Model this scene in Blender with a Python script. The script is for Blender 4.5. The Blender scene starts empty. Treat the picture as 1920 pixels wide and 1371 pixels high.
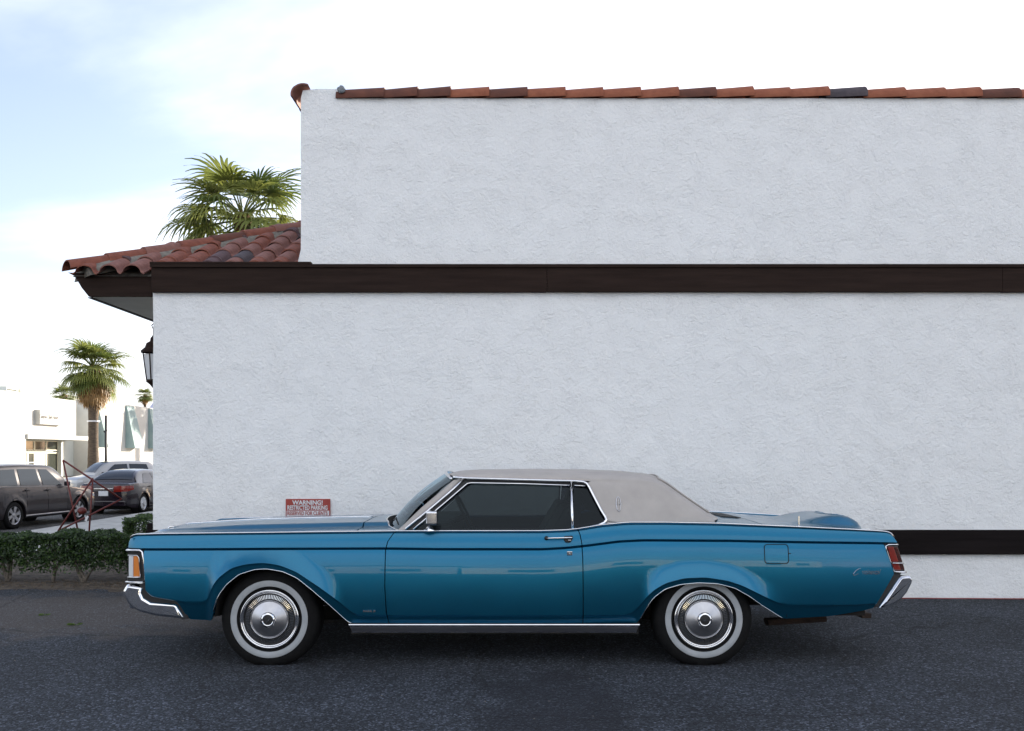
import bpy, math, random
import numpy as np
from mathutils import Vector, Matrix, noise
random.seed(7)
rng = np.random.default_rng(7)
sc = bpy.context.scene
R = math.radians

# ------------------------------------------------------------------ camera
CAM_H = 1.446
F = 1680.0
cam_d = bpy.data.cameras.new('camera'); cam = bpy.data.objects.new('camera', cam_d)
sc.collection.objects.link(cam); sc.camera = cam
cam.location = (0, 0, CAM_H); cam.rotation_euler = (R(90), 0, 0)
cam_d.sensor_width = 36; cam_d.lens = 36 * F / 1920
cam_d.shift_y = (852 - 685.5) / 1920
cam_d.clip_end = 9000; cam_d.clip_start = 0.05

# ------------------------------------------------------------------ world, sun, exposure
SUN_EL, SUN_AZ = R(14), R(40)          # azimuth measured from +Y towards +X
w = bpy.data.worlds.new('World'); sc.world = w; w.use_nodes = True
nt = w.node_tree; nt.nodes.clear()
def N(t, tree=None, **kw):
    n = (tree or nt).nodes.new(t)
    for k, v in kw.items(): setattr(n, k, v)
    return n
sky = N('ShaderNodeTexSky', sky_type='NISHITA'); sky.sun_disc = False
sky.sun_elevation = SUN_EL; sky.sun_rotation = SUN_AZ
sky.air_density = 1.0; sky.dust_density = 1.6; sky.ozone_density = 1.2; sky.altitude = 100
tc = N('ShaderNodeTexCoord')
sep = N('ShaderNodeSeparateXYZ'); nt.links.new(tc.outputs['Generated'], sep.inputs[0])
# cloud sheet: direction projected on a high plane
zc = N('ShaderNodeMath', operation='MAXIMUM'); zc.inputs[1].default_value = 0.0
nt.links.new(sep.outputs['Z'], zc.inputs[0])
za = N('ShaderNodeMath', operation='ADD'); za.inputs[1].default_value = 0.16
nt.links.new(zc.outputs[0], za.inputs[0])
dx = N('ShaderNodeMath', operation='DIVIDE'); dy = N('ShaderNodeMath', operation='DIVIDE')
nt.links.new(sep.outputs['X'], dx.inputs[0]); nt.links.new(za.outputs[0], dx.inputs[1])
nt.links.new(sep.outputs['Y'], dy.inputs[0]); nt.links.new(za.outputs[0], dy.inputs[1])
cx = N('ShaderNodeCombineXYZ'); nt.links.new(dx.outputs[0], cx.inputs[0]); nt.links.new(dy.outputs[0], cx.inputs[1])
mp = N('ShaderNodeMapping'); mp.inputs['Rotation'].default_value = (0, 0, R(28)); mp.inputs['Scale'].default_value = (0.42, 0.85, 1)
mp.inputs['Location'].default_value = (2.1, 0.2, 0)
nt.links.new(cx.outputs[0], mp.inputs[0])
n1 = N('ShaderNodeTexNoise'); n1.inputs['Scale'].default_value = 1.15; n1.inputs['Detail'].default_value = 7; n1.inputs['Roughness'].default_value = 0.52
n1.inputs['Distortion'].default_value = 0.35
nt.links.new(mp.outputs[0], n1.inputs['Vector'])
mr = N('ShaderNodeMapRange'); mr.inputs['From Min'].default_value = 0.38; mr.inputs['From Max'].default_value = 0.62
mr.inputs['To Min'].default_value = 0.12; mr.inputs['To Max'].default_value = 1.0; mr.interpolation_type = 'SMOOTHSTEP'
nt.links.new(n1.outputs['Fac'], mr.inputs['Value'])
mix = N('ShaderNodeMix', data_type='RGBA')
nt.links.new(mr.outputs[0], mix.inputs[0])
tint = N('ShaderNodeMix', data_type='RGBA', blend_type='MULTIPLY'); tint.inputs[0].default_value = 1; tint.inputs[7].default_value = (.69, .635, .70, 1)
nt.links.new(sky.outputs[0], tint.inputs[6]); nt.links.new(tint.outputs[2], mix.inputs[6]); mix.inputs[7].default_value = (3.0, 3.1, 3.3, 1)
bg = N('ShaderNodeBackground'); bg.inputs['Strength'].default_value = 0.10
nt.links.new(mix.outputs[2], bg.inputs[0])
wo = N('ShaderNodeOutputWorld'); nt.links.new(bg.outputs[0], wo.inputs[0])

sd = bpy.data.lights.new('sun', 'SUN'); sd.energy = 3.0; sd.angle = R(0.5); sd.color = (1.0, 0.90, 0.76)
sun = bpy.data.objects.new('sun', sd); sc.collection.objects.link(sun)
sdir = Vector((math.sin(SUN_AZ) * math.cos(SUN_EL), math.cos(SUN_AZ) * math.cos(SUN_EL), math.sin(SUN_EL)))
sun.rotation_euler = sdir.to_track_quat('Z', 'Y').to_euler()
sun.location = (20, 30, 30)
sc.view_settings.view_transform = 'Standard'; sc.view_settings.look = 'None'
sc.view_settings.gamma = 1.0; sc.view_settings.use_curve_mapping = False
sc.view_settings.exposure = 2.28
sc.cycles.max_bounces = 8; sc.cycles.transparent_max_bounces = 16

# ------------------------------------------------------------------ measuring helpers (metres from the photograph)
YN = 6.087      # near side of the blue car
YC = YN + 1.0   # its centre line
YW = 9.0        # face of the stucco wall
def px(x, Y): return (x - 960) / F * Y
def pz(y, Y): return CAM_H + (852 - y) / F * Y
def P(x, y, Y): return (px(x, Y), Y, pz(y, Y))

# ------------------------------------------------------------------ mesh helpers
class MB:
    def __init__(s): s.v = []; s.f = []; s.m = []
    def add(s, vs, fs, m=0):
        b = len(s.v); s.v += [tuple(map(float, p)) for p in vs]
        s.f += [tuple(b + i for i in f) for f in fs]; s.m += [m] * len(fs)
    def box(s, a, b, m=0):
        x0, y0, z0 = a; x1, y1, z1 = b
        s.add([(x0,y0,z0),(x1,y0,z0),(x1,y1,z0),(x0,y1,z0),(x0,y0,z1),(x1,y0,z1),(x1,y1,z1),(x0,y1,z1)],
              [(0,3,2,1),(4,5,6,7),(0,1,5,4),(1,2,6,5),(2,3,7,6),(3,0,4,7)], m)
    def grid(s, A, m=0, closeu=False, closev=False, flip=False):
        A = np.asarray(A, float); nu, nv = A.shape[:2]
        b = len(s.v); s.v += [tuple(p) for p in A.reshape(-1, 3)]
        for i in range(nu if closeu else nu - 1):
            for j in range(nv if closev else nv - 1):
                q = (b+i*nv+j, b+((i+1)%nu)*nv+j, b+((i+1)%nu)*nv+(j+1)%nv, b+i*nv+(j+1)%nv)
                s.f.append(q[::-1] if flip else q); s.m.append(m)
    def tube(s, pts, r, n=8, m=0, close=False, r2=None):
        pts = [Vector(p) for p in pts]; L = len(pts); rings = []; prev = None
        for i, p in enumerate(pts):
            if close: t = pts[(i+1)%L] - pts[i-1]
            else: t = pts[min(i+1, L-1)] - pts[max(i-1, 0)]
            t.normalize()
            if prev is None:
                a = Vector((0,0,1)) if abs(t.z) < .9 else Vector((1,0,0))
                prev = (a - t * a.dot(t)).normalized()
            else: prev = (prev - t * prev.dot(t)).normalized()
            q = t.cross(prev); rr = r if not hasattr(r, '__len__') else r[i]; rb = r2 or rr
            rings.append([p + prev*rr*math.cos(2*math.pi*k/n) + q*rb*math.sin(2*math.pi*k/n) for k in range(n)])
        s.grid([[tuple(v) for v in g] for g in rings], m, closeu=close, closev=True)
        if not close:
            b = len(s.v) - L*n
            s.f.append(tuple(b+k for k in range(n))); s.m.append(m)
            s.f.append(tuple(b+(L-1)*n+k for k in range(n))[::-1]); s.m.append(m)
    def lathe(s, prof, c=(0,0,0), n=48, m=0, a0=0, a1=2*math.pi):   # prof: (radius, y) about the Y axis
        full = abs(a1-a0-2*math.pi) < 1e-6
        A = []
        for k in range(n if full else n+1):
            a = a0 + (a1-a0)*k/n
            A.append([(c[0]+r*math.cos(a), c[1]+y, c[2]+r*math.sin(a)) for r, y in prof])
        s.grid(A, m, closeu=full)
    def prism(s, poly, y0, y1, m=0):      # poly of (x, z), extruded along Y
        n = len(poly)
        s.add([(x, y0, z) for x, z in poly] + [(x, y1, z) for x, z in poly],
              [tuple(range(n)), tuple(range(2*n-1, n-1, -1))] + [(i, i+n, (i+1)%n+n, (i+1)%n) for i in range(n)], m)

def to_local(parent, V):
    V = np.asarray(V, float)
    if parent is None: return V
    while parent.parent: parent = parent.parent
    a = parent.rotation_euler.z; c, s_ = math.cos(a), math.sin(a)
    D = V - np.array(parent.location)
    return np.stack([D[:,0]*c + D[:,1]*s_, -D[:,0]*s_ + D[:,1]*c, D[:,2]], 1)

def mk(name, mb, mats, parent=None, smooth=False, world=True, bevel=0, seg=2, weld=False, kind=None, recalc=False, angle=None):
    me = bpy.data.meshes.new(name)
    V = to_local(parent, mb.v) if world else np.asarray(mb.v, float)
    me.from_pydata(V.tolist(), [], mb.f)
    if not isinstance(mats, (list, tuple)): mats = [mats]
    for m in mats: me.materials.append(m)
    me.polygons.foreach_set('material_index', mb.m)
    if bevel or weld or recalc:
        import bmesh
        bm = bmesh.new(); bm.from_mesh(me)
        if weld: bmesh.ops.remove_doubles(bm, verts=bm.verts, dist=2e-4)
        bmesh.ops.recalc_face_normals(bm, faces=bm.faces)
        if bevel:
            es = [e for e in bm.edges if len(e.link_faces) == 2 and e.calc_face_angle() > R(28)]
            bmesh.ops.bevel(bm, geom=es, offset=bevel, segments=seg, profile=.5, affect='EDGES', clamp_overlap=True)
        bm.to_mesh(me); bm.free()
    me.update()
    if smooth: me.shade_smooth()
    if angle: me.shade_smooth(); me.set_sharp_from_angle(angle=R(angle))
    o = bpy.data.objects.new(name, me); sc.collection.objects.link(o)
    if parent: o.parent = parent
    if kind: o['kind'] = kind
    return o
def thing(name, label, cat, loc=(0,0,0), rz=0, group=None):
    o = bpy.data.objects.new(name, None); sc.collection.objects.link(o); o.empty_display_size = .2
    o.location = loc; o.rotation_euler = (0,0,rz); o['label'] = label; o['category'] = cat
    if group: o['group'] = group
    return o
def tag(o, label, cat, group=None):
    o['label'] = label; o['category'] = cat
    if group: o['group'] = group
    return o
def inst(src, name, parent, loc=(0,0,0), rot=(0,0,0), scale=(1,1,1), mat=None):
    o = src.copy(); o.name = name; sc.collection.objects.link(o); o.parent = parent
    o.location = loc; o.rotation_euler = rot; o.scale = scale
    return o

# ------------------------------------------------------------------ materials
def mat(name, col=(.5,.5,.5), rough=.5, metal=0, **kw):
    m = bpy.data.materials.new(name); m.use_nodes = True
    b = m.node_tree.nodes['Principled BSDF']
    b.inputs['Base Color'].default_value = (*col, 1); b.inputs['Roughness'].default_value = rough; b.inputs['Metallic'].default_value = metal
    for k, v in kw.items(): b.inputs[k.replace('_', ' ')].default_value = v
    return m
def nodes(m): return m.node_tree, m.node_tree.nodes['Principled BSDF']
def noisy(m, c1, c2, scale=5, detail=6, rough=.6, lo=.35, hi=.65, bump=0, bscale=None, bdist=.01, rr=None, coord='Object', stretch=None):
    t, b = nodes(m); L = t.links
    co = N('ShaderNodeTexCoord', t); src = co.outputs[coord]
    if stretch:
        mp = N('ShaderNodeMapping', t); mp.inputs['Scale'].default_value = stretch; L.new(src, mp.inputs[0]); src = mp.outputs[0]
    n = N('ShaderNodeTexNoise', t); n.inputs['Scale'].default_value = scale; n.inputs['Detail'].default_value = detail; n.inputs['Roughness'].default_value = rough
    L.new(src, n.inputs['Vector'])
    r = N('ShaderNodeValToRGB', t); r.color_ramp.elements[0].position = lo; r.color_ramp.elements[1].position = hi
    r.color_ramp.elements[0].color = (*c1, 1); r.color_ramp.elements[1].color = (*c2, 1)
    L.new(n.outputs['Fac'], r.inputs[0]); L.new(r.outputs[0], b.inputs['Base Color'])
    if rr:
        q = N('ShaderNodeMapRange', t); q.inputs['To Min'].default_value = rr[0]; q.inputs['To Max'].default_value = rr[1]
        L.new(n.outputs['Fac'], q.inputs['Value']); L.new(q.outputs[0], b.inputs['Roughness'])
    if bump:
        n2 = N('ShaderNodeTexNoise', t); n2.inputs['Scale'].default_value = bscale or scale*4; n2.inputs['Detail'].default_value = 8
        L.new(src, n2.inputs['Vector'])
        bu = N('ShaderNodeBump', t); bu.inputs['Strength'].default_value = bump; bu.inputs['Distance'].default_value = bdist
        L.new(n2.outputs['Fac'], bu.inputs['Height']); L.new(bu.outputs[0], b.inputs['Normal'])
    return m

# stucco: skip-trowel relief - curly ridges, ragged patches, fine grit
def stucco(name, base=(.86,.865,.86), amt=1.0):
    m = mat(name, base, .92); t, b = nodes(m); L = t.links
    b.inputs['Specular IOR Level'].default_value = .15
    co = N('ShaderNodeTexCoord', t)
    warp = N('ShaderNodeTexNoise', t); warp.inputs['Scale'].default_value = 2.6; warp.inputs['Detail'].default_value = 3
    L.new(co.outputs['Object'], warp.inputs['Vector'])
    wm = N('ShaderNodeMix', t, data_type='VECTOR'); wm.inputs[0].default_value = .22
    L.new(co.outputs['Object'], wm.inputs[4]); L.new(warp.outputs['Color'], wm.inputs[5])
    big = N('ShaderNodeTexNoise', t); big.inputs['Scale'].default_value = 6.5; big.inputs['Detail'].default_value = 10; big.inputs['Roughness'].default_value = .62; big.inputs['Distortion'].default_value = .5
    L.new(wm.outputs[1], big.inputs['Vector'])
    # trowel flats: clamp the heights -> plateaus with ragged edges
    fl = N('ShaderNodeMapRange', t); fl.inputs['From Min'].default_value = .485; fl.inputs['From Max'].default_value = .515
    L.new(big.outputs['Fac'], fl.inputs['Value'])
    rid = N('ShaderNodeTexNoise', t); rid.noise_type = 'RIDGED_MULTIFRACTAL'; rid.inputs['Scale'].default_value = 3.0; rid.inputs['Detail'].default_value = 4; rid.inputs['Distortion'].default_value = 1.6
    L.new(wm.outputs[1], rid.inputs['Vector'])
    rc = N('ShaderNodeMapRange', t); rc.inputs['From Min'].default_value = 1.26; rc.inputs['From Max'].default_value = 1.42
    L.new(rid.outputs['Fac'], rc.inputs['Value'])
    grit = N('ShaderNodeTexNoise', t); grit.inputs['Scale'].default_value = 30; grit.inputs['Detail'].default_value = 5; grit.inputs['Roughness'].default_value = .7; grit.inputs['Distortion'].default_value = .6
    L.new(co.outputs['Object'], grit.inputs['Vector'])
    msk = N('ShaderNodeTexNoise', t); msk.inputs['Scale'].default_value = 4.5; msk.inputs['Detail'].default_value = 4
    L.new(co.outputs['Object'], msk.inputs['Vector'])
    mk_ = N('ShaderNodeMapRange', t); mk_.inputs['From Min'].default_value = .38; mk_.inputs['From Max'].default_value = .62; mk_.inputs['To Min'].default_value = .62
    L.new(msk.outputs['Fac'], mk_.inputs['Value'])
    g2 = N('ShaderNodeMath', t, operation='MULTIPLY'); L.new(grit.outputs['Fac'], g2.inputs[0]); L.new(mk_.outputs[0], g2.inputs[1])
    b1 = N('ShaderNodeBump', t); b1.inputs['Strength'].default_value = .5*amt; b1.inputs['Distance'].default_value = .004; L.new(fl.outputs[0], b1.inputs['Height'])
    b2 = N('ShaderNodeBump', t); b2.inputs['Strength'].default_value = .38*amt; b2.inputs['Distance'].default_value = .010; L.new(rc.outputs[0], b2.inputs['Height']); L.new(b1.outputs[0], b2.inputs['Normal'])
    b3 = N('ShaderNodeBump', t); b3.inputs['Strength'].default_value = 1.0*amt; b3.inputs['Distance'].default_value = .016; L.new(g2.outputs[0], b3.inputs['Height']); L.new(b2.outputs[0], b3.inputs['Normal'])
    L.new(b3.outputs[0], b.inputs['Normal'])
    # faint weather stains, and dust specks that paint in shade of small pits
    st = N('ShaderNodeTexNoise', t); st.inputs['Scale'].default_value = .9; st.inputs['Detail'].default_value = 6
    L.new(co.outputs['Object'], st.inputs['Vector'])
    sr = N('ShaderNodeMapRange', t); sr.inputs['From Min'].default_value = .35; sr.inputs['From Max'].default_value = .7; sr.inputs['To Min'].default_value = 0; sr.inputs['To Max'].default_value = .12
    L.new(st.outputs['Fac'], sr.inputs['Value'])
    cm = N('ShaderNodeMix', t, data_type='RGBA'); cm.inputs[6].default_value = (*base, 1); cm.inputs[7].default_value = (base[0]*.93, base[1]*.93, base[2]*.92, 1)
    L.new(sr.outputs[0], cm.inputs[0])
    ds = N('ShaderNodeMapRange', t); ds.inputs['From Min'].default_value = .61; ds.inputs['From Max'].default_value = .68; ds.inputs['To Max'].default_value = .20
    L.new(grit.outputs['Fac'], ds.inputs['Value'])
    dm = N('ShaderNodeMath', t, operation='MULTIPLY'); L.new(ds.outputs[0], dm.inputs[0]); L.new(mk_.outputs[0], dm.inputs[1])
    c2 = N('ShaderNodeMix', t, data_type='RGBA'); L.new(cm.outputs[2], c2.inputs[6]); c2.inputs[7].default_value = (.42,.41,.39,1); L.new(dm.outputs[0], c2.inputs[0])
    L.new(c2.outputs[2], b.inputs['Base Color'])
    return m
M = {}
M['stucco'] = stucco('stucco')
M['far_white'] = noisy(mat('far_white', rough=.9), (.44,.44,.42), (.52,.52,.50), scale=.6)
M['far_shade'] = noisy(mat('far_shaded_grey', rough=.9), (.50,.53,.50), (.58,.61,.58), scale=.8)  # grey-green tone of the shaded shop walls put into the colour
M['hood_paint'] = noisy(mat('hood_paint', rough=.8), (.20,.28,.29), (.25,.33,.33), scale=1)
M['brown'] = noisy(mat('brown_board', rough=.75, Specular_IOR_Level=.15), (.017,.009,.0065), (.028,.016,.012), scale=3, stretch=(.4,6,6), bump=.15, bscale=20)
M['darkband'] = noisy(mat('dark_board', rough=.75, Specular_IOR_Level=.12), (.006,.004,.004), (.011,.008,.008), scale=3, stretch=(.4,6,6), bump=.15, bscale=20)
M['soffit'] = noisy(mat('soffit_board', rough=.8), (.42,.42,.38), (.52,.51,.46), scale=2)
def terra(name, c1, c2, sc_=14):
    return noisy(mat(name, rough=.8), tuple(v*.72 for v in c1), tuple(v*.72 for v in c2), scale=sc_, bump=.35, bscale=60, bdist=.004, lo=.3, hi=.7)
M['t'] = [terra('terracotta_red', (.20,.055,.032), (.34,.105,.06)), terra('terracotta_rose', (.22,.085,.065), (.34,.15,.115)),
          terra('terracotta_plum', (.085,.045,.050), (.15,.080,.085)), terra('terracotta_smoke', (.060,.048,.058), (.11,.085,.095)),
          terra('terracotta_orange', (.30,.082,.035), (.42,.135,.065)), terra('terracotta_brown', (.105,.034,.020), (.20,.062,.034), 8)]
M['mortar'] = noisy(mat('mortar', rough=.95), (.12,.11,.095), (.22,.20,.17), scale=18, bump=.8, bscale=30, bdist=.015)

def asphalt(name, c1, c2, wear):
    m = mat(name, c1, .9); t, b = nodes(m); L = t.links
    co = N('ShaderNodeTexCoord', t)
    v = N('ShaderNodeTexVoronoi', t); v.inputs['Scale'].default_value = 88; v.inputs['Randomness'].default_value = 1
    L.new(co.outputs['Object'], v.inputs['Vector'])
    hs = N('ShaderNodeSeparateColor', t); L.new(v.outputs['Color'], hs.inputs[0])
    r = N('ShaderNodeValToRGB', t); e = r.color_ramp.elements
    e[0].position = 0; e[0].color = (c1[0]*.4, c1[1]*.4, c1[2]*.4, 1); e[1].position = .97; e[1].color = (c2[0]*2.5, c2[1]*2.5, c2[2]*2.5, 1)
    k = e.new(.45); k.color = (*c1, 1); k = e.new(.85); k.color = (*c2, 1)
    L.new(hs.outputs[0], r.inputs[0])
    n = N('ShaderNodeTexNoise', t); n.inputs['Scale'].default_value = .75; n.inputs['Detail'].default_value = 7; n.inputs['Roughness'].default_value = .6
    L.new(co.outputs['Object'], n.inputs['Vector'])
    q = N('ShaderNodeMapRange', t); q.inputs['From Min'].default_value = .3; q.inputs['From Max'].default_value = .7; q.inputs['To Min'].default_value = .60; q.inputs['To Max'].default_value = 1.40
    L.new(n.outputs['Fac'], q.inputs['Value'])
    mu = N('ShaderNodeMix', t, data_type='RGBA', blend_type='MULTIPLY'); mu.inputs[0].default_value = 1
    L.new(r.outputs[0], mu.inputs[6]); L.new(q.outputs[0], mu.inputs[7])
    out = mu.outputs[2]
    if wear:   # an old oil drip stain and pale dust by the planting bed with flare painted into its tone
        sx = N('ShaderNodeSeparateXYZ', t); L.new(co.outputs['Object'], sx.inputs[0])
        n3 = N('ShaderNodeTexNoise', t); n3.inputs['Scale'].default_value = 3; n3.inputs['Detail'].default_value = 5; L.new(co.outputs['Object'], n3.inputs['Vector'])
        def blob(cx_, cy_, rx, ry, amt):
            a = N('ShaderNodeMath', t, operation='SUBTRACT'); a.inputs[1].default_value = cx_; L.new(sx.outputs[0], a.inputs[0])
            a2 = N('ShaderNodeMath', t, operation='DIVIDE'); a2.inputs[1].default_value = rx; L.new(a.outputs[0], a2.inputs[0])
            a3 = N('ShaderNodeMath', t, operation='POWER'); a3.inputs[1].default_value = 2; L.new(a2.outputs[0], a3.inputs[0])
            c = N('ShaderNodeMath', t, operation='SUBTRACT'); c.inputs[1].default_value = cy_; L.new(sx.outputs[1], c.inputs[0])
            c2_ = N('ShaderNodeMath', t, operation='DIVIDE'); c2_.inputs[1].default_value = ry; L.new(c.outputs[0], c2_.inputs[0])
            c3 = N('ShaderNodeMath', t, operation='POWER'); c3.inputs[1].default_value = 2; L.new(c2_.outputs[0], c3.inputs[0])
            d = N('ShaderNodeMath', t, operation='ADD'); L.new(a3.outputs[0], d.inputs[0]); L.new(c3.outputs[0], d.inputs[1])
            g = N('ShaderNodeMath', t, operation='MULTIPLY_ADD'); g.inputs[1].default_value = 2.4; g.inputs[2].default_value = -1.2; L.new(n3.outputs['Fac'], g.inputs[0])
            h = N('ShaderNodeMath', t, operation='ADD'); L.new(d.outputs[0], h.inputs[0]); L.new(g.outputs[0], h.inputs[1])
            mr_ = N('ShaderNodeMapRange', t); mr_.inputs['From Min'].default_value = .3; mr_.inputs['From Max'].default_value = 1.3; mr_.inputs['To Min'].default_value = amt; mr_.inputs['To Max'].default_value = 0
            mr_.interpolation_type = 'SMOOTHSTEP'; L.new(h.outputs[0], mr_.inputs['Value']); return mr_.outputs[0]
        for args, colr in (((.22, 5.0, .42, 1.1, .62), (.010,.011,.016)), ((-3.9, 8.2, 2.6, 1.2, .35), (.16,.13,.105))):
            mm = N('ShaderNodeMix', t, data_type='RGBA'); L.new(blob(*args), mm.inputs[0]); L.new(out, mm.inputs[6]); mm.inputs[7].default_value = (*colr, 1); out = mm.outputs[2]
        # hairline cracks
        vc = N('ShaderNodeTexVoronoi', t); vc.feature = 'DISTANCE_TO_EDGE'; vc.inputs['Scale'].default_value = .42
        wv = N('ShaderNodeMix', t, data_type='VECTOR'); wv.inputs[0].default_value = .18
        nn = N('ShaderNodeTexNoise', t); nn.inputs['Scale'].default_value = 3.5; nn.inputs['Detail'].default_value = 6; L.new(co.outputs['Object'], nn.inputs['Vector'])
        L.new(co.outputs['Object'], wv.inputs[4]); L.new(nn.outputs['Color'], wv.inputs[5]); L.new(wv.outputs[1], vc.inputs['Vector'])
        cr = N('ShaderNodeMapRange', t); cr.inputs['From Min'].default_value = 0; cr.inputs['From Max'].default_value = .006; cr.inputs['To Min'].default_value = .6; cr.inputs['To Max'].default_value = 0
        L.new(vc.outputs['Distance'], cr.inputs['Value'])
        mm = N('ShaderNodeMix', t, data_type='RGBA'); L.new(cr.outputs[0], mm.inputs[0]); L.new(out, mm.inputs[6]); mm.inputs[7].default_value = (.006,.006,.007,1); out = mm.outputs[2]
    L.new(out, b.inputs['Base Color'])
    bn = N('ShaderNodeTexNoise', t); bn.inputs['Scale'].default_value = 60; bn.inputs['Detail'].default_value = 6; L.new(co.outputs['Object'], bn.inputs['Vector'])
    ad = N('ShaderNodeMath', t, operation='MULTIPLY_ADD'); ad.inputs[1].default_value = -.8; L.new(v.outputs['Distance'], ad.inputs[0]); L.new(bn.outputs['Fac'], ad.inputs[2])
    bu = N('ShaderNodeBump', t); bu.inputs['Strength'].default_value = 1; bu.inputs['Distance'].default_value = .012; L.new(ad.outputs[0], bu.inputs['Height'])
    L.new(bu.outputs[0], b.inputs['Normal']); b.inputs['Specular IOR Level'].default_value = .35
    return m
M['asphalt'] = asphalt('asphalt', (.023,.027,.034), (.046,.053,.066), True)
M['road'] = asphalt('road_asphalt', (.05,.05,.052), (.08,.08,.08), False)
M['soil'] = noisy(mat('soil', rough=1), (.045,.034,.025), (.12,.095,.072), scale=9, bump=1, bscale=30, bdist=.03)
M['dirt'] = noisy(mat('dry_ground', rough=1), (.20,.17,.13), (.33,.28,.22), scale=.15, bump=.4, bscale=3, bdist=.05)
M['concrete'] = noisy(mat('concrete', rough=.9), (.30,.30,.29), (.42,.42,.40), scale=3, bump=.3, bscale=60)
# car paints and trims
def paint(name, col, metal=.45, rough=.32, flake=.25):
    m = mat(name, col, rough, metal); t, b = nodes(m)
    b.inputs['Coat Weight'].default_value = .6; b.inputs['Coat Roughness'].default_value = .02
    co = N('ShaderNodeTexCoord', t); n = N('ShaderNodeTexNoise', t); n.inputs['Scale'].default_value = 2.2; n.inputs['Detail'].default_value = 6
    t.links.new(co.outputs['Object'], n.inputs['Vector'])
    r = N('ShaderNodeMapRange', t); r.inputs['To Min'].default_value = rough-.07; r.inputs['To Max'].default_value = rough+.10
    t.links.new(n.outputs['Fac'], r.inputs['Value']); t.links.new(r.outputs[0], b.inputs['Roughness'])
    f = N('ShaderNodeTexNoise', t); f.inputs['Scale'].default_value = 420; f.inputs['Detail'].default_value = 2
    t.links.new(co.outputs['Object'], f.inputs['Vector'])
    mx = N('ShaderNodeMix', t, data_type='RGBA'); mx.inputs[6].default_value = (col[0]*(1-flake), col[1]*(1-flake), col[2]*(1-flake), 1); mx.inputs[7].default_value = (min(1,col[0]*(1+flake)+.01), min(1,col[1]*(1+flake)), min(1,col[2]*(1+flake)), 1)
    t.links.new(f.outputs['Fac'], mx.inputs[0]); t.links.new(mx.outputs[2], b.inputs['Base Color'])
    # barely wavy clear coat
    w_ = N('ShaderNodeTexNoise', t); w_.inputs['Scale'].default_value = 3.0; w_.inputs['Detail'].default_value = 2; t.links.new(co.outputs['Object'], w_.inputs['Vector'])
    bu = N('ShaderNodeBump', t); bu.inputs['Strength'].default_value = .10; bu.inputs['Distance'].default_value = .01; t.links.new(w_.outputs['Fac'], bu.inputs['Height'])
    t.links.new(bu.outputs[0], b.inputs['Coat Normal'])
    return m
M['blue'] = paint('blue_metallic', (.0,.130,.235), .85, .33, .2)
M['greycar'] = paint('grey_metallic', (.013,.013,.016), .3)
M['blackcar'] = paint('black_paint', (.003,.004,.009), .0, .2, 0)
M['silver_glare'] = paint('silver_glare_paint', (.34,.345,.35), .5)  # colour lightened to carry the sun glare on the hatchback
M['chrome'] = noisy(mat('chrome', (.82,.82,.83), .07, 1), (.74,.74,.76), (.86,.86,.87), scale=12, rr=(.04,.12))
M['brushed'] = noisy(mat('brushed_steel', (.7,.7,.71), .28, 1), (.42,.42,.44), (.54,.54,.56), scale=10, rr=(.28,.40))
M['rocker'] = mat('brushed_rocker', (.42,.41,.44), .3, 1)
M['vinyl'] = noisy(mat('beige_vinyl', rough=.55), (.36,.33,.305), (.42,.385,.355), scale=5, bump=.25, bscale=350, bdist=.002)
M['tyre'] = noisy(mat('tyre_rubber', rough=.8), (.0025,.0025,.003), (.006,.006,.006), scale=20, bump=.2, bscale=80)
M['tyre'].node_tree.nodes['Principled BSDF'].inputs['Specular IOR Level'].default_value = .22
M['whitewall'] = noisy(mat('whitewall', rough=.6), (.30,.32,.335), (.37,.385,.40), scale=10)
M['black'] = mat('black_plastic', (.010,.010,.011), .55)
M['under'] = noisy(mat('underbody', rough=.9), (.006,.006,.006), (.016,.014,.012), scale=6)
M['rust'] = noisy(mat('rusty_metal', rough=.85), (.02,.011,.008), (.05,.028,.018), scale=12)
M['amber'] = mat('amber_lens', (.65,.20,.03), .25, 0, Coat_Weight=1.0)
M['clear'] = mat('clear_lens', (.62,.64,.66), .2, 0, Coat_Weight=1.0)
M['redlens'] = mat('red_lens', (.20,.012,.006), .15, 0, Coat_Weight=1.0)
M['darkred'] = mat('dark_red_lens', (.05,.008,.006), .12, 0, Coat_Weight=1.0)
M['seat'] = noisy(mat('seat_leather', rough=.5), (.045,.055,.06), (.07,.08,.085), scale=6)
def glass(name, tint, ior=1.32):
    m = bpy.data.materials.new(name); m.use_nodes = True; t = m.node_tree; t.nodes.clear()
    tr = N('ShaderNodeBsdfTransparent', t); tr.inputs[0].default_value = (*tint, 1)
    gl = N('ShaderNodeBsdfGlossy', t); gl.inputs['Roughness'].default_value = .03; gl.inputs[0].default_value = (.75,.88,.98,1)
    fr = N('ShaderNodeFresnel', t); fr.inputs[0].default_value = ior
    mx = N('ShaderNodeMixShader', t); o = N('ShaderNodeOutputMaterial', t)
    t.links.new(fr.outputs[0], mx.inputs[0]); t.links.new(tr.outputs[0], mx.inputs[1]); t.links.new(gl.outputs[0], mx.inputs[2]); t.links.new(mx.outputs[0], o.inputs[0])
    return m
M['tint'] = glass('tinted_glass', (.19,.22,.225))
M['tint2'] = glass('dark_tinted_glass', (.05,.055,.07))
M['screen'] = glass('green_windscreen', (.55,.70,.66))
M['cglass'] = mat('car_glass', (.012,.016,.022), .04, 0, Specular_IOR_Level=.6)
M['bglass'] = mat('shop_glass', (.035,.04,.032), .06, 0)
M['cream'] = mat('cream_frame', (.62,.60,.48), .6)
M['redpaint'] = noisy(mat('red_paint', rough=.5), (.09,.010,.008), (.14,.018,.013), scale=20)
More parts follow.
